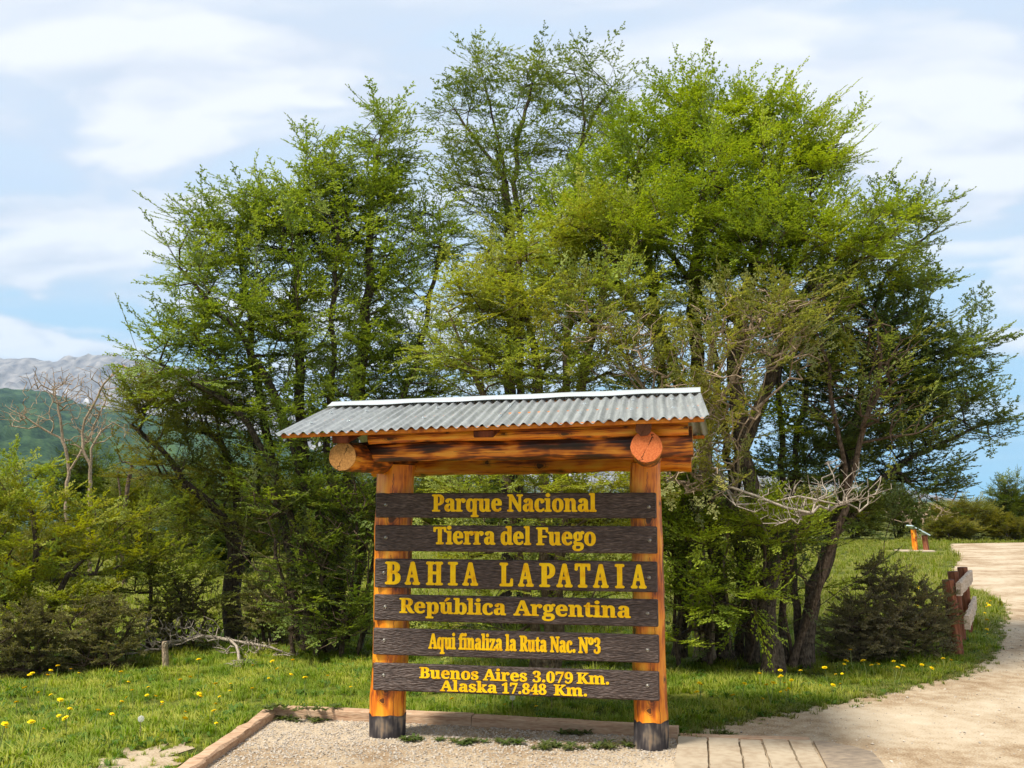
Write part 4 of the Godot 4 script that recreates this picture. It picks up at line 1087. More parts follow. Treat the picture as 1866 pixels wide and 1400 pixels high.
# a shoot with small leaves in a loose, narrow, flat fan along +z
func make_spray(seed_: int, leaves: int, leaf_len: float, flat: float, L := 0.36, brown := Color(0.6, 0.42, 0.3)) -> ArrayMesh:
	var r := RandomNumberGenerator.new()
	r.seed = seed_
	var m := MB.new()
	m.col = brown
	var twigs := []
	var bend := r.randf_range(-0.05, 0.05)
	var sag := r.randf_range(-0.03, 0.05)
	var main := PackedVector3Array([Vector3.ZERO, Vector3(bend * 0.3, sag * 0.2, L * 0.5), Vector3(bend, sag, L)])
	m.tube(main, PackedFloat32Array([0.0024, 0.0018, 0.001]), 3, false)
	twigs.append([main, 0.4])
	var share := 0.6 / 7.0
	for k in 7:
		var s := 0.08 + 0.115 * k + r.randf_range(-0.03, 0.03)
		var sg := 1.0 if k % 2 == 0 else -1.0
		var p := Vector3(bend * s * s, sag * s * s, L * s)
		var len := L * (0.36 - 0.032 * k) * r.randf_range(0.7, 1.2)
		var d := Vector3(sg * r.randf_range(0.55, 0.85), r.randf_range(-0.2, 0.3), r.randf_range(0.7, 1.0)).normalized()
		var q := PackedVector3Array([p, p + d * len])
		m.tube(q, PackedFloat32Array([0.0014, 0.0008]), 3, false)
		twigs.append([q, share])
	for k in leaves:
		var x := r.randf()
		var which := 0
		for w in twigs:
			x -= w[1]
			if x <= 0 or which == twigs.size() - 1:
				break
			which += 1
		var tw: PackedVector3Array = twigs[which][0]
		var s := r.randf_range(0.1, 1.0)
		var p := tw[0].lerp(tw[-1], s)
		if which == 0:
			p = Vector3(bend * s * s, sag * s * s, L * s)
		var t := (tw[-1] - tw[0]).normalized()
		var sg := 1.0 if r.randf() < 0.5 else -1.0
		var sd := t.cross(Vector3.UP).normalized() * sg
		var d := (t * r.randf_range(0.4, 1.0) + sd * r.randf_range(0.4, 1.0) + Vector3.UP * r.randf_range(-flat, flat)).normalized()
		var up := (Vector3.UP + Vector3(r.randf_range(-1, 1), 0, r.randf_range(-1, 1)) * flat * 1.6).normalized()
		var tone := r.randf_range(0.7, 1.3)
		m.col = Color(tone * r.randf_range(0.92, 1.15), tone, tone * r.randf_range(0.8, 1.1))
		var ll := leaf_len * r.randf_range(0.75, 1.25)
		leaf_quad(m, p, d, up, ll, ll * 0.7)
	return m.mesh(mats.leaf)

func curve_through(flat: Array, step: float, wob: float, f: FastNoiseLite) -> PackedVector3Array:
	var pts := []
	for k in range(0, flat.size(), 3):
		pts.append(Vector3(flat[k], flat[k + 1], flat[k + 2]))
	var out := PackedVector3Array()
	for k in pts.size() - 1:
		var p0: Vector3 = pts[maxi(k - 1, 0)]
		var p3: Vector3 = pts[mini(k + 2, pts.size() - 1)]
		var n := maxi(1, int(pts[k].distance_to(pts[k + 1]) / step))
		for s in n:
			var q: Vector3 = pts[k].cubic_interpolate(pts[k + 1], p0, p3, float(s) / n)
			if out.size() > 0:
				q += Vector3(f.get_noise_3d(q.x * 1.7, q.y * 1.7, q.z), 0, f.get_noise_3d(q.x + 30, q.y * 1.7, q.z)) * wob
			out.append(q)
	out.append(pts[-1])
	return out

# Branches that reach a cloud of twig tips: each tip is joined to the best node already grown; radii follow the number of tips carried.
func grow(d: Dictionary) -> Dictionary:
	var r := RandomNumberGenerator.new()
	r.seed = d.seed
	var f := noise(d.seed, 1.0, 2)
	var pos := PackedVector3Array()
	var par := PackedInt32Array()
	var cell := 0.55 * float(d.get("cell", 1.0))
	var grid := {}
	var put := func(p: Vector3, k: int) -> void:
		var key := Vector3i((p / cell).floor())
		if not grid.has(key):
			grid[key] = []
		grid[key].append(k)
	for st in d.stems:
		var c := curve_through(st, 0.16 * float(d.get("cell", 1.0)), 0.07, f)
		var last := -1
		if pos.size() and c[0].y > 0.25:
			var best := 1e9
			for k in pos.size():
				var q := pos[k].distance_squared_to(c[0])
				if q < best:
					best = q; last = k
		for k in c.size():
			pos.append(c[k]); par.append(last)
			last = pos.size() - 1
			if k > 1 and (c[k].y > 0.5 or d.get("low", false)):
				put.call(c[k], last)
	var nstem := pos.size()
	var targets := []
	for lb in d.lobes:
		var ctr := Vector3(lb[0], lb[1], lb[2])
		var rad := Vector3(lb[3], lb[4], lb[5])
		for k in int(lb[6]):
			var q := Vector3(r.randfn(), r.randfn(), r.randfn()).normalized() * pow(r.randf(), 0.42)
			var p := ctr + q * rad
			p.y = maxf(p.y, 0.06)
			var best := 1e9
			for j in range(0, nstem, 3):
				best = minf(best, pos[j].distance_squared_to(p))
			targets.append([best, p])
	targets.sort_custom(func(a, b): return a[0] < b[0])
	var tips := []
	for tg in targets:
		var p: Vector3 = tg[1]
		var key := Vector3i((p / cell).floor())
		var best := 1e9
		var from := -1
		for reach in [1, 2, 4]:
			for x in range(-reach, reach + 1):
				for y in range(-reach, reach + 1):
					for z in range(-reach, reach + 1):
						var here: Variant = grid.get(key + Vector3i(x, y, z))
						if here == null:
							continue
						for k in here:
							var dv: Vector3 = p - pos[k]
							var len := dv.length()
							var cost := len * (1.0 + 1.1 * maxf(0.0, 0.3 - dv.y / maxf(len, 0.01)))
							if cost < best and len > 0.05:
								best = cost; from = k
			if from >= 0:
				break
		if from < 0:
			for k in range(0, pos.size(), 4):
				var len := p.distance_to(pos[k])
				if len < best and len > 0.05:
					best = len; from = k
		if from < 0:
			continue
		var a := pos[from]
		var dist := a.distance_to(p)
		var n := clampi(int(dist / (0.14 * float(d.get("cell", 1.0)))), 1, 7)
		var mid := (a + p) / 2 + Vector3(r.randf_range(-1, 1), r.randf_range(-1.0, 0.2), r.randf_range(-1, 1)) * dist * 0.16
		var last := from
		for s in n:
			var u := float(s + 1) / n
			var q := a.lerp(mid, u).lerp(mid.lerp(p, u), u)
			if s < n - 1:
				q += Vector3(r.randf_range(-1, 1), r.randf_range(-1, 1), r.randf_range(-1, 1)) * 0.018
			pos.append(q); par.append(last)
			last = pos.size() - 1
			put.call(q, last)
		tips.append([last, n])
	var carried := PackedInt32Array()
	carried.resize(pos.size())
	for t in tips:
		carried[t[0]] += 1
	for k in nstem:
		if carried[k] == 0:
			carried[k] = 0
	for k in range(pos.size() - 1, -1, -1):
		carried[k] = maxi(carried[k], 1)
		if par[k] >= 0:
			carried[par[k]] += carried[k]
	# nodes along a plain run must not count twice: recount by tips only
	carried.fill(0)
	for t in tips:
		carried[t[0]] += 1
	for k in range(pos.size() - 1, -1, -1):
		if par[k] >= 0:
			carried[par[k]] += carried[k]
	var most := 2
	for k in pos.size():
		most = maxi(most, carried[k])
	var pw := log(float(d.r) / float(d.twig)) / log(float(most))
	var rad := PackedFloat32Array()
	rad.resize(pos.size())
	for k in pos.size():
		rad[k] = float(d.twig) * pow(maxf(carried[k], 1.0), pw)
	return {"pos": pos, "par": par, "rad": rad, "tips": tips, "carried": carried}

func branch_mesh(g: Dictionary, mat: Material, base: Vector3, flare := true) -> ArrayMesh:
	var pos: PackedVector3Array = g.pos
	var par: PackedInt32Array = g.par
	var rad: PackedFloat32Array = g.rad
	var main := PackedInt32Array()
	main.resize(pos.size()); main.fill(-1)
	for k in pos.size():
		if par[k] >= 0:
			var m := main[par[k]]
			if m < 0 or rad[k] > rad[m]:
				main[par[k]] = k
	var mb := MB.new()
	for k in pos.size():
		if par[k] >= 0 and main[par[k]] == k:
			continue
		var p := PackedVector3Array()
		var r := PackedFloat32Array()
		if par[k] >= 0:
			p.append(pos[par[k]] - base); r.append(minf(rad[k] * 1.25, rad[par[k]]))
		var at := k
		while at >= 0:
			p.append(pos[at] - base)
			var rr := rad[at]
			if flare and par[k] < 0 and pos[at].y < 0.5:
				rr *= 1.0 + 0.5 * pow(1.0 - pos[at].y / 0.5, 2.0)
			r.append(rr)
			at = main[at]
		var big := r[0]
		mb.tube(p, r, 9 if big > 0.05 else (6 if big > 0.02 else (4 if big > 0.008 else 3)), false)
	return mb.mesh(mat)

func foliage(g: Dictionary, d: Dictionary, base: Vector3, parent: Node3D) -> void:
	var r := RandomNumberGenerator.new()
	r.seed = d.seed + 500
	var all: Array = heath_meshes if d.get("heath", false) else spray_meshes
	var meshes := [all[int(d.seed) % all.size()]]
	var wheres := []
	var cols := []
	for k in meshes.size():
		wheres.append([]); cols.append(PackedColorArray())
	var f := noise(d.seed + 7, 0.9, 2)
	var pos: PackedVector3Array = g.pos
	var par: PackedInt32Array = g.par
	var per := int(d.sprays)
	for t in g.tips:
		var tip: int = t[0]
		var shade := r.randf()
		var plate := (Vector3.UP + Vector3(r.randf_range(-0.4, 0.4), 0, r.randf_range(-0.4, 0.4))).normalized()
		for s in per:
			if per == 1 and r.randf() < 0.6:
				continue
			var at := tip
			var back := 0 if s == 0 else r.randi_range(0, int(t[1]))
			for b in back:
				if par[at] >= 0:
					at = par[at]
			var tan := Vector3.UP
			if par[at] >= 0:
				tan = (pos[at] - pos[par[at]]).normalized()
			var out := Vector3(tan.x, tan.y * 0.8, tan.z)
			if s > 0:
				var yaw := r.randf_range(0.3, 1.0) * (1.0 if s % 2 == 0 else -1.0)
				out = tan.rotated(Vector3.UP, yaw)
				out.y = out.y * 0.3 + r.randf_range(-0.1, 0.12)
			out = (out + Vector3(r.randf_range(-0.2, 0.2), r.randf_range(0.0, 0.3) if s == 0 else r.randf_range(-0.05, 0.1), r.randf_range(-0.2, 0.2))).normalized()
			var up := (plate + Vector3(r.randf_range(-0.2, 0.2), 0, r.randf_range(-0.2, 0.2))).normalized()
			if absf(out.dot(up)) > 0.93:
				up = Vector3(r.randf_range(-1, 1), 0.2, r.randf_range(-1, 1)).normalized()
			var side := up.cross(out).normalized()
			var sc: float = d.size * (r.randf_range(0.85, 1.3) if s == 0 else r.randf_range(0.6, 1.1))
			var bas := Basis(side, out.cross(side), out) * Basis.from_scale(Vector3(sc, sc, sc))
			var m := r.randi() % meshes.size()
			wheres[m].append(Transform3D(bas, pos[at] - base))
			var p := pos[at]
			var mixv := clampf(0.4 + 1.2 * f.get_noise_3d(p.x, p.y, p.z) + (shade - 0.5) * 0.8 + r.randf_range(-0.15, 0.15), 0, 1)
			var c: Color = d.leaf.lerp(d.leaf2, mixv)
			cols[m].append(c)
	for k in meshes.size():
		if wheres[k].size():
			scatter("crown", meshes[k], wheres[k], cols[k], parent).set_meta("kind", "stuff")

func make_tree(d: Dictionary) -> Node3D:
	var base := Vector3(d.stems[0][0], 0, d.stems[0][2])
	var o := thing(d.name, d.label, d.category, d.group, Transform3D(Basis.IDENTITY, base))
	if d.category in ["fallen branch", "dead branch"]:
		d = d.duplicate()
		d.low = true
	elif d.get("heath", false):
		d = d.duplicate()
		d.low = true
	var g := grow(d)
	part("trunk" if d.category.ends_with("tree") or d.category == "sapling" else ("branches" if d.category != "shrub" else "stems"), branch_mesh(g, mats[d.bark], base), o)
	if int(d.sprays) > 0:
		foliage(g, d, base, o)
	return o

func make_background_trees() -> void:
	# four kinds of far bush, then copies of them
	var protos := []
	for k in 4:
		var w := [1.5, 1.2, 1.9, 1.0][k] as float
		var h := [2.6, 3.2, 2.1, 2.4][k] as float
		var stems := []
		for s in 4:
			var a := s * 1.7 + k
			stems.append([cos(a) * 0.12, -0.04, sin(a) * 0.12, cos(a) * w * 0.3, h * 0.35, sin(a) * w * 0.3, cos(a) * w * 0.5, h * 0.9, sin(a) * w * 0.5])
		var lobes := [[0, h * 0.68, 0, w * 0.8, h * 0.36, w * 0.8, 110], [w * 0.55, h * 0.45, 0.2, w * 0.7, h * 0.32, w * 0.6, 75], [-w * 0.55, h * 0.5, -0.2, w * 0.7, h * 0.32, w * 0.6, 75], [0.1, h * 0.25, w * 0.3, w * 0.95, h * 0.22, w * 0.6, 70]]
		var c1: Color = [Color(0.128, 0.173, 0.032), Color(0.109, 0.166, 0.038), Color(0.178, 0.191, 0.038), Color(0.076, 0.128, 0.045)][k]
		var c2: Color = [Color(0.255, 0.268, 0.038), Color(0.191, 0.229, 0.038), Color(0.306, 0.280, 0.038), Color(0.128, 0.178, 0.051)][k]
		protos.append({"seed": 90 + k, "stems": stems, "lobes": lobes, "r": 0.06, "twig": 0.006, "leaf": c1, "leaf2": c2, "sprays": 6, "size": 1.5, "bark": "bark", "cell": 1.6})
	var made := [null, null, null, null]
	var G1 := "bushes and low trees in the left background"
	var G2 := "bushes closing the far end of the path"
	var G3 := "bushes along the far side of the meadow"
	var spots := [
		[-13.0, -24.0, 0.65, 0, "bush", "yellow-green low tree in front of the wide bare dead tree", G1], [-9.6, -21.0, 0.55, 2, "bush", "spreading lime bush right of the pale dead stems", G1],
		[-16.5, -30.0, 0.95, 1, "tree", "rounded green tree at the left edge under the forested slope", G1], [-12.4, -33.0, 1.0, 0, "tree", "bright green tree behind the pale dead stems", G1],
		[-9.4, -30.0, 0.9, 1, "tree", "green tree between the dead stems and the leaning mossy tree", G1], [-11.0, -43.0, 1.2, 3, "tree", "dark green tree under the foot of the green hill", G1],
		[-7.2, -35.0, 1.2, 2, "tree", "light green spreading tree behind the leaning mossy tree", G1], [-18.0, -42.0, 1.25, 1, "tree", "tall far green tree at the left edge near the hill", G1],
		[-14.5, -20.0, 0.6, 1, "bush", "leafy bush at the left edge behind the yellow-green tree", G1], [-6.6, -24.5, 0.85, 3, "bush", "dark low bush seen right of the mossy trunk", G1],
		[13.2, -45.0, 1.0, 0, "bush", "bright green bush directly behind the lectern", G2], [15.8, -46.0, 0.9, 0, "bush", "green bush just right of the lectern", G2], [18.2, -47.0, 0.8, 1, "bush", "green bush where the pale path meets the far scrub", G2],
		[20.8, -46.0, 0.85, 2, "bush", "olive bush near the right edge at the end of the path", G2], [23.4, -46.5, 0.9, 1, "bush", "green bush cut by the right picture edge", G2], [11.0, -41.0, 1.1, 2, "bush", "yellow-green bush left of the lectern under the drooping branch", G2],
		[19.5, -44.5, 0.5, 2, "bush", "low pale yellow bush at the end of the path", G2], [22.2, -44.4, 0.5, 2, "bush", "low pale yellow bush at the end of the path near the right edge", G2],
		[8.5, -44.0, 1.15, 1, "bush", "far bush seen between the trunks of the right-hand trees", G3], [5.6, -42.0, 1.1, 0, "bush", "far bush seen just right of the right sign post", G3],
		[2.6, -44.0, 1.15, 2, "bush", "far bush seen through the sign boards on the right", G3], [-0.4, -42.0, 1.1, 1, "bush", "far bush seen through the middle of the sign boards", G3], [-3.4, -43.0, 1.2, 0, "bush", "far bush seen through the sign boards on the left", G3], [-5.4, -40.0, 1.1, 3, "bush", "far bush seen through the dark grove left of the sign", G3]]
	for s in spots:
		var at := Transform3D(Basis(Vector3.UP, s[0] * 2.1).scaled(Vector3.ONE * float(s[2])), Vector3(s[0], 0, s[1]))
		var o: Node3D
		if made[s[3]] == null:
			var d: Dictionary = protos[s[3]]
			o = thing("background_bush" if s[4] == "bush" else "background_tree", s[5], s[4], s[6], at)
			var g := grow(d)
			part("trunk", branch_mesh(g, mats.bark, Vector3.ZERO), o)
			foliage(g, d, Vector3.ZERO, o)
			made[s[3]] = o
		else:
			o = made[s[3]].duplicate()
			o.name = numbered("background_bush" if s[4] == "bush" else "background_tree")
			add_child(o, true)
			o.transform = at
			tag(o, s[5], s[4], s[6])
	# two bare grey thickets among the far bushes
	for s in [[18.4, -45.0, "tangle of bare grey dead branches between the far bushes", 95, 1.0], [20.6, -48.5, "tall bare dark twigs standing above the far bushes", 96, 1.55]]:
		var b := Vector3(s[0], 0, s[1])
		var hh: float = 1.7 * s[4]
		var d := {"name": "dead_bush", "label": s[2], "category": "dead bush", "group": G2, "seed": s[3], "r": 0.05, "twig": 0.011, "leaf": Color.BLACK, "leaf2": Color.BLACK, "sprays": 0, "size": 1.0, "bark": "dead_tan" if s[4] < 1.2 else "dead_brown", "cell": 1.5,
			"stems": [[b.x, -0.04, b.z, b.x - 0.5, hh * 0.5, b.z, b.x - 1.0, hh, b.z], [b.x + 0.2, -0.04, b.z, b.x + 0.6, hh * 0.5, b.z + 0.2, b.x + 1.2, hh * 0.9, b.z], [b.x, -0.04, b.z + 0.2, b.x + 0.1, hh * 0.5, b.z + 0.2, b.x, hh * 1.1, b.z]],
			"lobes": [[b.x - 0.6, hh * 0.85, b.z, 1.1, hh * 0.4, 0.7, 45], [b.x + 0.8, hh * 0.8, b.z, 1.1, hh * 0.4, 0.7, 45]]}
		make_tree(d)

func grass_tuft(seed_: int, blades: int, h: float) -> ArrayMesh:
	var r := RandomNumberGenerator.new()
	r.seed = seed_
	var m := MB.new()
	for k in blades:
		var a := r.randf() * TAU
		var p := Vector3(cos(a), 0, sin(a)) * r.randf_range(0.0, 0.05)
		var dir := Vector3(cos(a + r.randf_range(-1, 1)), 0, sin(a + r.randf_range(-1, 1)))
		var hh := h * r.randf_range(0.45, 1.15)
		var lean := r.randf_range(0.15, 0.85) * hh
		var w := r.randf_range(0.0025, 0.0055)
		var side := dir.cross(Vector3.UP)
		var tone := r.randf_range(0.7, 1.3)
		m.col = Color(tone * r.randf_range(0.9, 1.25), tone, tone * r.randf_range(0.7, 1.1))
		if r.randf() < 0.1:
			m.col = Color(2.0, 1.3, 2.2)
		var nn := (dir * 0.35 + Vector3.UP).normalized()
		var q1 := p + dir * lean * 0.3 + Vector3.UP * hh * 0.55
		var q2 := p + dir * lean + Vector3.UP * hh * (1.0 - 0.3 * lean / hh)
		var i0 := m.vert(p - side * w, nn)
		m.vert(p + side * w, nn); m.vert(q1 + side * w * 0.8, nn); m.vert(q1 - side * w * 0.8, nn); m.vert(q2, nn)
		m.tri(i0, i0 + 1, i0 + 2); m.tri(i0, i0 + 2, i0 + 3); m.tri(i0 + 3, i0 + 2, i0 + 4)
	return m.mesh(mats.grass_blade)

func rosette(seed_: int, leaves: int, size: float, lift: float) -> ArrayMesh:
	var r := RandomNumberGenerator.new()
	r.seed = seed_
	var m := MB.new()
	for k in leaves:
		var a := TAU * k / leaves + r.randf_range(-0.3, 0.3)
		var dir := Vector3(cos(a), 0, sin(a))
		var side := dir.cross(Vector3.UP)
		var len := size * r.randf_range(0.6, 1.1)
		var rise := lift * r.randf_range(0.5, 1.4)
		var tone := r.randf_range(0.75, 1.25)
		m.col = Color(tone, tone, tone * 0.9)
		var prev := -1
		for s in 7:
			var u := s / 6.0
			var w := len * 0.17 * sin(PI * minf(u * 0.86 + 0.1, 1.0)) * (1.0 if s % 2 == 0 else 0.55)
			var p := dir * len * u + Vector3.UP * (0.004 + rise * len * sin(u * 2.3))
			var nn := (Vector3.UP - dir * 0.3 * cos(u * 2.3)).normalized()
			var i0 := m.vert(p - side * w, (nn - side * 0.3).normalized())
			m.vert(p - Vector3.UP * w * 0.25, nn); m.vert(p + side * w, (nn + side * 0.3).normalized())
			if prev >= 0:
				for e in 2:
					m.tri(prev + e, prev + e + 1, i0 + e + 1); m.tri(prev + e, i0 + e + 1, i0 + e)
			prev = i0
	return m.mesh(mats.grass_blade)

func make_grass(poly: PackedVector2Array) -> void:
	rng.seed = 300
	var tufts := [grass_tuft(1, 22, 0.1), grass_tuft(2, 20, 0.12), grass_tuft(3, 24, 0.08)]
	var leafy := [rosette(4, 9, 0.065, 0.5), rosette(5, 8, 0.075, 0.6)]
	var f := noise(61, 0.8, 3)
	var wt := [[], [], []]
	var ct := [PackedColorArray(), PackedColorArray(), PackedColorArray()]
	var wl := [[], []]
	var cl := [PackedColorArray(), PackedColorArray()]
	var pad := PackedVector2Array([Vector2(-2.36, -4.6), Vector2(-2.02, -8.42), Vector2(1.2, -7.68), Vector2(1.2, -4.6)])
	for band in [[-5.6, -13.5, 0.05, 0.8], [-13.5, -22.0, 0.12, 1.5], [-22.0, -46.0, 0.26, 1.5]]:
		var z: float = band[0]
		var c: float = band[2]
		while z > band[1]:
			var half := 0.56 * absf(z) + 0.6
			var x := -half
			while x < half:
				x += c
				var q := Vector2(x + rng.randf_range(-0.5, 0.5) * c, z + rng.randf_range(-0.5, 0.5) * c)
				var n := f.get_noise_2d(q.x, q.y)
				var wander := Vector2(rng.randfn() * 0.045, rng.randfn() * 0.045)
				if Geometry2D.is_point_in_polygon(q + wander, poly) or Geometry2D.is_point_in_polygon(q, pad):
					continue
				if q.distance_to(Vector2(-2.5, -6.9)) < 0.3 + 0.4 * n + rng.randfn() * 0.07:
					continue
				if n < -0.3 and rng.randf() < 0.75:
					continue
				var edge := 1.0
				if q.distance_to(Vector2(14.1, -35.0)) < 1.3:
					continue
				var s: float = band[3] * rng.randf_range(0.6, 1.25) * (1.0 + 0.8 * n) * edge
				var b := Basis(Vector3.UP, rng.randf() * TAU) * Basis.from_scale(Vector3(s, s * rng.randf_range(0.75, 1.2), s))
				var t := Transform3D(b, Vector3(q.x, 0.0, q.y))
				var col := Color(0.25, 0.34, 0.05).lerp(Color(0.5, 0.51, 0.1), clampf(0.4 + 1.3 * f.get_noise_2d(q.x * 1.7 - 40.0, q.y * 1.7) + rng.randf_range(-0.3, 0.3), 0, 1))
				if z < -13.5:
					col = Color(0.245, 0.288, 0.043).lerp(Color(0.360, 0.346, 0.094), clampf(0.4 + 1.2 * n + rng.randf_range(-0.3, 0.3), 0, 1))
				if rng.randf() < 0.14 + 0.5 * maxf(0.0, f.get_noise_2d(q.x * 2.0 + 90.0, q.y * 2.0)) and z > -13.5:
					var k := rng.randi() % 2
					wl[k].append(t); cl[k].append(Color(0.112, 0.200, 0.040) * rng.randf_range(0.8, 1.3))
				else:
					var k := rng.randi() % 3
					wt[k].append(t); ct[k].append(col)
			z -= c
	# short loose tufts along the ragged edge of the path
	for k in PATH_EDGE.size() - 5:
		var a: Vector2 = PATH_EDGE[k]
		var b: Vector2 = PATH_EDGE[k + 1]
		for e in int(a.distance_to(b) * 130.0):
			var q := a.lerp(b, rng.randf()) + (b - a).orthogonal().normalized() * (rng.randfn() * 0.09 + 0.02)
			var s := rng.randf_range(0.25, 0.6)
			wt[e % 3].append(Transform3D(Basis(Vector3.UP, rng.randf() * TAU) * Basis.from_scale(Vector3(s * 1.4, s, s * 1.4)), Vector3(q.x, 0.0, q.y)))
			ct[e % 3].append(Color(0.150, 0.225, 0.038).lerp(Color(0.345, 0.315, 0.120), rng.randf()))
	for k in 3:
		scatter(numbered("grass"), tufts[k], wt[k], ct[k], self).set_meta("kind", "stuff")
	for k in 2:
		scatter(numbered("ground_cover_leaves"), leafy[k], wl[k], cl[k], self).set_meta("kind", "stuff")
	# gravel
	var peb := []
	for k in 3:
		var r := RandomNumberGenerator.new()
		r.seed = 40 + k
		var m := MB.new()
		var ring := []
		for j in 6:
			var a := TAU * j / 6.0
			ring.append(Vector3(cos(a), r.randf_range(-0.15, 0.15), sin(a)) * r.randf_range(0.75, 1.1))
		var top := Vector3(r.randf_range(-0.3, 0.3), r.randf_range(0.55, 0.8), r.randf_range(-0.3, 0.3))
		var bot := Vector3(0, -0.6, 0)
		for j in 6:
			m.tface(ring[(j + 1) % 6], ring[j], top); m.tface(ring[j], ring[(j + 1) % 6], bot)
		peb.append(m.mesh(mats.pebble))
	var wp := [[], [], []]
	var cp := [PackedColorArray(), PackedColorArray(), PackedColorArray()]
	for k in 36000:
		var q := Vector2(rng.randf_range(-2.6, 1.2), rng.randf_range(-8.4, -6.3))
		if k > 26500:
			q = Vector2(rng.randf_range(1.0, 8.5), rng.randf_range(-14.0, -6.3))
		if not Geometry2D.is_point_in_polygon(q, poly):
			continue
		var worn := f.get_noise_2d(q.x * 1.3 + 20.0, q.y * 1.3)
		if k <= 26500 and rng.randf() < smoothstep(-7.2, -6.7, q.y) * 0.75 + worn * 0.7:
			continue
		var s := 0.0045 + 0.008 * pow(rng.randf(), 2.2)
		if k > 26500:
			s *= 0.65 if rng.randf() < 0.93 else 1.7
		var b := Basis.from_euler(Vector3(rng.randf_range(-0.5, 0.5), rng.randf() * TAU, rng.randf_range(-0.5, 0.5))) * Basis.from_scale(Vector3(s, s * rng.randf_range(0.6, 1.0), s * rng.randf_range(0.7, 1.3)))
		var i := rng.randi() % 3
		wp[i].append(Transform3D(b, Vector3(q.x, 0.006 + s * 0.25, q.y)))
		var tone := rng.randf_range(0.7, 1.15)
		cp[i].append(Color(0.452, 0.382, 0.296).lerp(Color(0.390, 0.351, 0.304), rng.randf()) * tone)
	for k in 3:
		scatter(numbered("gravel"), peb[k], wp[k], cp[k], self).set_meta("kind", "stuff")

func flower(seed_: int, h: float) -> Node3D:
	var r := RandomNumberGenerator.new()
	r.seed = seed_
	var o := Node3D.new()
	var st := MB.new()
	var top := Vector3(r.randf_range(-0.02, 0.02), h, r.randf_range(-0.02, 0.02))
	st.col = Color(0.2, 0.24, 0.08)
	st.tube(PackedVector3Array([Vector3(0, -0.01, 0), top * 0.5 + Vector3(0.006, 0, 0), top]), PackedFloat32Array([0.003, 0.0027, 0.0025]), 5, false)
	part("stem", st.mesh(mats.petal), o)
	var m := MB.new()
	var tilt := Basis(Vector3(1, 0, 0), r.randf_range(0.0, 0.5)) * Basis(Vector3.BACK, r.randf_range(-0.3, 0.3))
	for ring in 4:
		var n := [22, 18, 14, 9][ring] as int
		var len := [0.023, 0.0195, 0.0145, 0.009][ring] as float
		for k in n:
			var a := TAU * (k + 0.5 * ring) / n + r.randf_range(-0.08, 0.08)
			var d := Vector3(cos(a), 0.18 + 0.38 * ring, sin(a)).normalized()
			var side := Vector3(-sin(a), 0, cos(a))
			var l := len * r.randf_range(0.88, 1.1)
			var w := 0.0032
			m.col = Color(0.86, 0.62, 0.01).lerp(Color(0.78, 0.46, 0.0), 0.25 * ring * r.randf())
			var nn := tilt * (Vector3.UP + d * 0.4).normalized()
			var i0 := m.vert(top, nn)
			m.vert(top + tilt * (d * l * 0.9 + side * w), nn); m.vert(top + tilt * (d * l), nn); m.vert(top + tilt * (d * l * 0.9 - side * w), nn)
			m.tri(i0, i0 + 1, i0 + 2); m.tri(i0, i0 + 2, i0 + 3)
	part("flower_head", m.mesh(mats.petal), o)
	return o

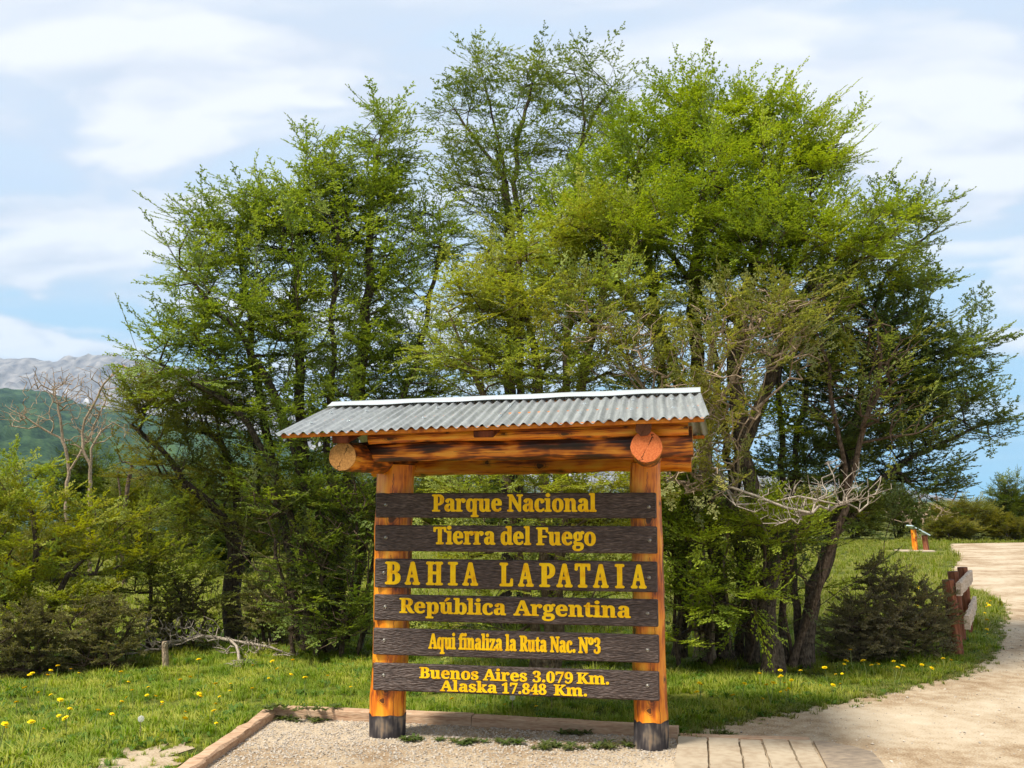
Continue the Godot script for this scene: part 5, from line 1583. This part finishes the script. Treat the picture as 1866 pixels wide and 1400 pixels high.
func make_flowers(poly: PackedVector2Array) -> void:
	rng.seed = 900
	var kinds := []
	for k in 6:
		kinds.append(flower(70 + k, [0.12, 0.15, 0.19, 0.13, 0.22, 0.17][k]))
	var pad := PackedVector2Array([Vector2(-2.36, -4.6), Vector2(-2.02, -8.45), Vector2(1.2, -7.7), Vector2(1.2, -4.6)])
	var beds := [
		[54, Vector2(-4.6, -9.9), Vector2(-2.2, -6.9), "yellow dandelion in the lawn left of the sign", "dandelions in the left lawn"],
		[14, Vector2(-2.6, -10.4), Vector2(-0.9, -8.6), "yellow dandelion in the grass near the left sign post", "dandelions near the left post"],
		[12, Vector2(-0.7, -9.0), Vector2(1.0, -7.9), "yellow dandelion in the grass between the sign posts", "dandelions between the posts"],
		[40, Vector2(1.3, -10.4), Vector2(4.9, -8.0), "yellow dandelion along the grass edge right of the sign", "dandelions along the right grass edge"],
		[46, Vector2(5.6, -19.5), Vector2(8.4, -11.6), "yellow dandelion in the verge beyond the wooden barrier", "dandelions beyond the barrier"]]
	for b in beds:
		var n := 0
		var tries := 0
		while n < b[0] and tries < 4000:
			tries += 1
			var q := Vector2(rng.randf_range(b[1].x, b[2].x), rng.randf_range(b[1].y, b[2].y))
			if Geometry2D.is_point_in_polygon(q, poly) or Geometry2D.is_point_in_polygon(q, pad) or q.distance_to(Vector2(-2.5, -6.9)) < 0.45:
				continue
			if b[0] == 40 or b[0] == 46:  # only the strip that lies beside the path
				var near := 1e9
				for e in PATH_EDGE:
					near = minf(near, q.distance_to(e))
				if near > (0.8 if b[0] == 40 else 1.3):
					continue
			var o: Node3D = kinds[rng.randi() % 6].duplicate()
			o.name = numbered("dandelion")
			add_child(o, true)
			o.position = Vector3(q.x, 0, q.y)
			o.rotation = Vector3(rng.randf_range(-0.12, 0.3), rng.randf() * TAU, rng.randf_range(-0.2, 0.2))
			o.scale = Vector3.ONE * rng.randf_range(0.65, 1.25)
			tag(o, b[3], "dandelion", b[4])
			n += 1
	for k in kinds:
		k.free()
	# white seed heads
	for s in [[-2.75, -7.55, "white dandelion seed head in the lawn beside the left edging timber"], [0.0, -8.35, "white dandelion seed head in the grass behind the middle of the sign"], [0.33, -8.5, "white dandelion seed head right of the other one behind the sign"]]:
		var o := thing("dandelion_seed_head", s[2], "seed head", "dandelion seed heads", Transform3D(Basis.IDENTITY, Vector3(s[0], 0, s[1])))
		var st := MB.new()
		st.tube(PackedVector3Array([Vector3(0, 0, 0), Vector3(0.004, 0.14, 0)]), PackedFloat32Array([0.003, 0.0025]), 5, false)
		part("stem", st.mesh(mats.dead_tan), o)
		var m := MB.new()
		for k in 90:
			var y := 1.0 - 2.0 * (k + 0.5) / 90.0
			var a := k * 2.39996
			var d := Vector3(sqrt(1 - y * y) * cos(a), y, sqrt(1 - y * y) * sin(a))
			var e := d.cross(Vector3(0.3, 0.8, 0.5)).normalized()
			var g := d.cross(e)
			var p := Vector3(0.004, 0.152, 0) + d * 0.022
			for j in 4:
				var w := (e * cos(j * PI / 2) + g * sin(j * PI / 2)) * 0.006
				m.tface(p + w, p - d * 0.004, p + w.rotated(d, 0.5))
		part("seed_ball", m.mesh(mats.seed_fluff), o)
	# weeds growing in the gravel
	var small := [rosette(11, 12, 0.1, 0.35), rosette(12, 9, 0.08, 0.6)]
	var weeds := [[-1.72, -8.2, 0.3, 0.1, 26, "matted green weed creeping over the corner of the edging timbers"], [-0.66, -7.5, 0.14, 0.05, 8, "small weed clump in the gravel just right of the left post"], [-0.19, -7.42, 0.24, 0.06, 14, "long low weed clump in the gravel below the middle of the bottom board"],
		[0.36, -7.3, 0.22, 0.07, 14, "green weed clump in the gravel right of the middle one"], [0.72, -7.3, 0.14, 0.07, 9, "reddish-leaved weed clump in the gravel beside the right post"], [0.5, -7.72, 0.13, 0.04, 7, "small weed growing against the rear edging timber"], [1.62, -7.66, 0.06, 0.03, 3, "tiny green sprig in the sand behind the boardwalk"]]
	for w in weeds:
		var o := thing("weed", w[5], "weed", "weeds in the gravel", Transform3D(Basis.IDENTITY, Vector3(w[0], 0.005, w[1])))
		var wt := []
		var ct := PackedColorArray()
		for k in w[4]:
			var s := rng.randf_range(0.45, 0.95)
			wt.append(Transform3D(Basis(Vector3.UP, rng.randf() * TAU) * Basis.from_scale(Vector3(s, s, s)), Vector3(rng.randf_range(-1, 1) * w[2], 0.085 if w[2] > 0.28 and rng.randf() < 0.5 else 0.0, rng.randf_range(-1, 1) * w[3])))
			ct.append(Color(0.11, 0.16, 0.045).lerp(Color(0.2, 0.1, 0.06), rng.randf() * (0.8 if w[5].begins_with("reddish") else 0.25)))
		scatter("leaves", small[0], wt, ct, o).set_meta("kind", "stuff")

func _ready() -> void:
	rng.seed = 1
	make_sky()
	make_materials()
	print("materials ", Time.get_ticks_msec())
	var poly := make_ground()
	make_mountains()
	print("ground ", Time.get_ticks_msec())
	make_sign()
	make_wood_work()
	print("sign ", Time.get_ticks_msec())
	for k in 4:
		spray_meshes.append(make_spray(200 + k, [100, 84, 118, 96][k], [0.0242, 0.0275, 0.0215, 0.0245][k], [0.22, 0.3, 0.2, 0.26][k], [0.46, 0.42, 0.5, 0.44][k]))
	for k in 2:
		heath_meshes.append(make_spray(220 + k, 110, 0.026, 1.0, 0.3))
	for d in TREES:
		make_tree(d)
	print("trees ", Time.get_ticks_msec())
	make_background_trees()
	print("background ", Time.get_ticks_msec())
	make_grass(poly)
	make_flowers(poly)
	print("done ", Time.get_ticks_msec())
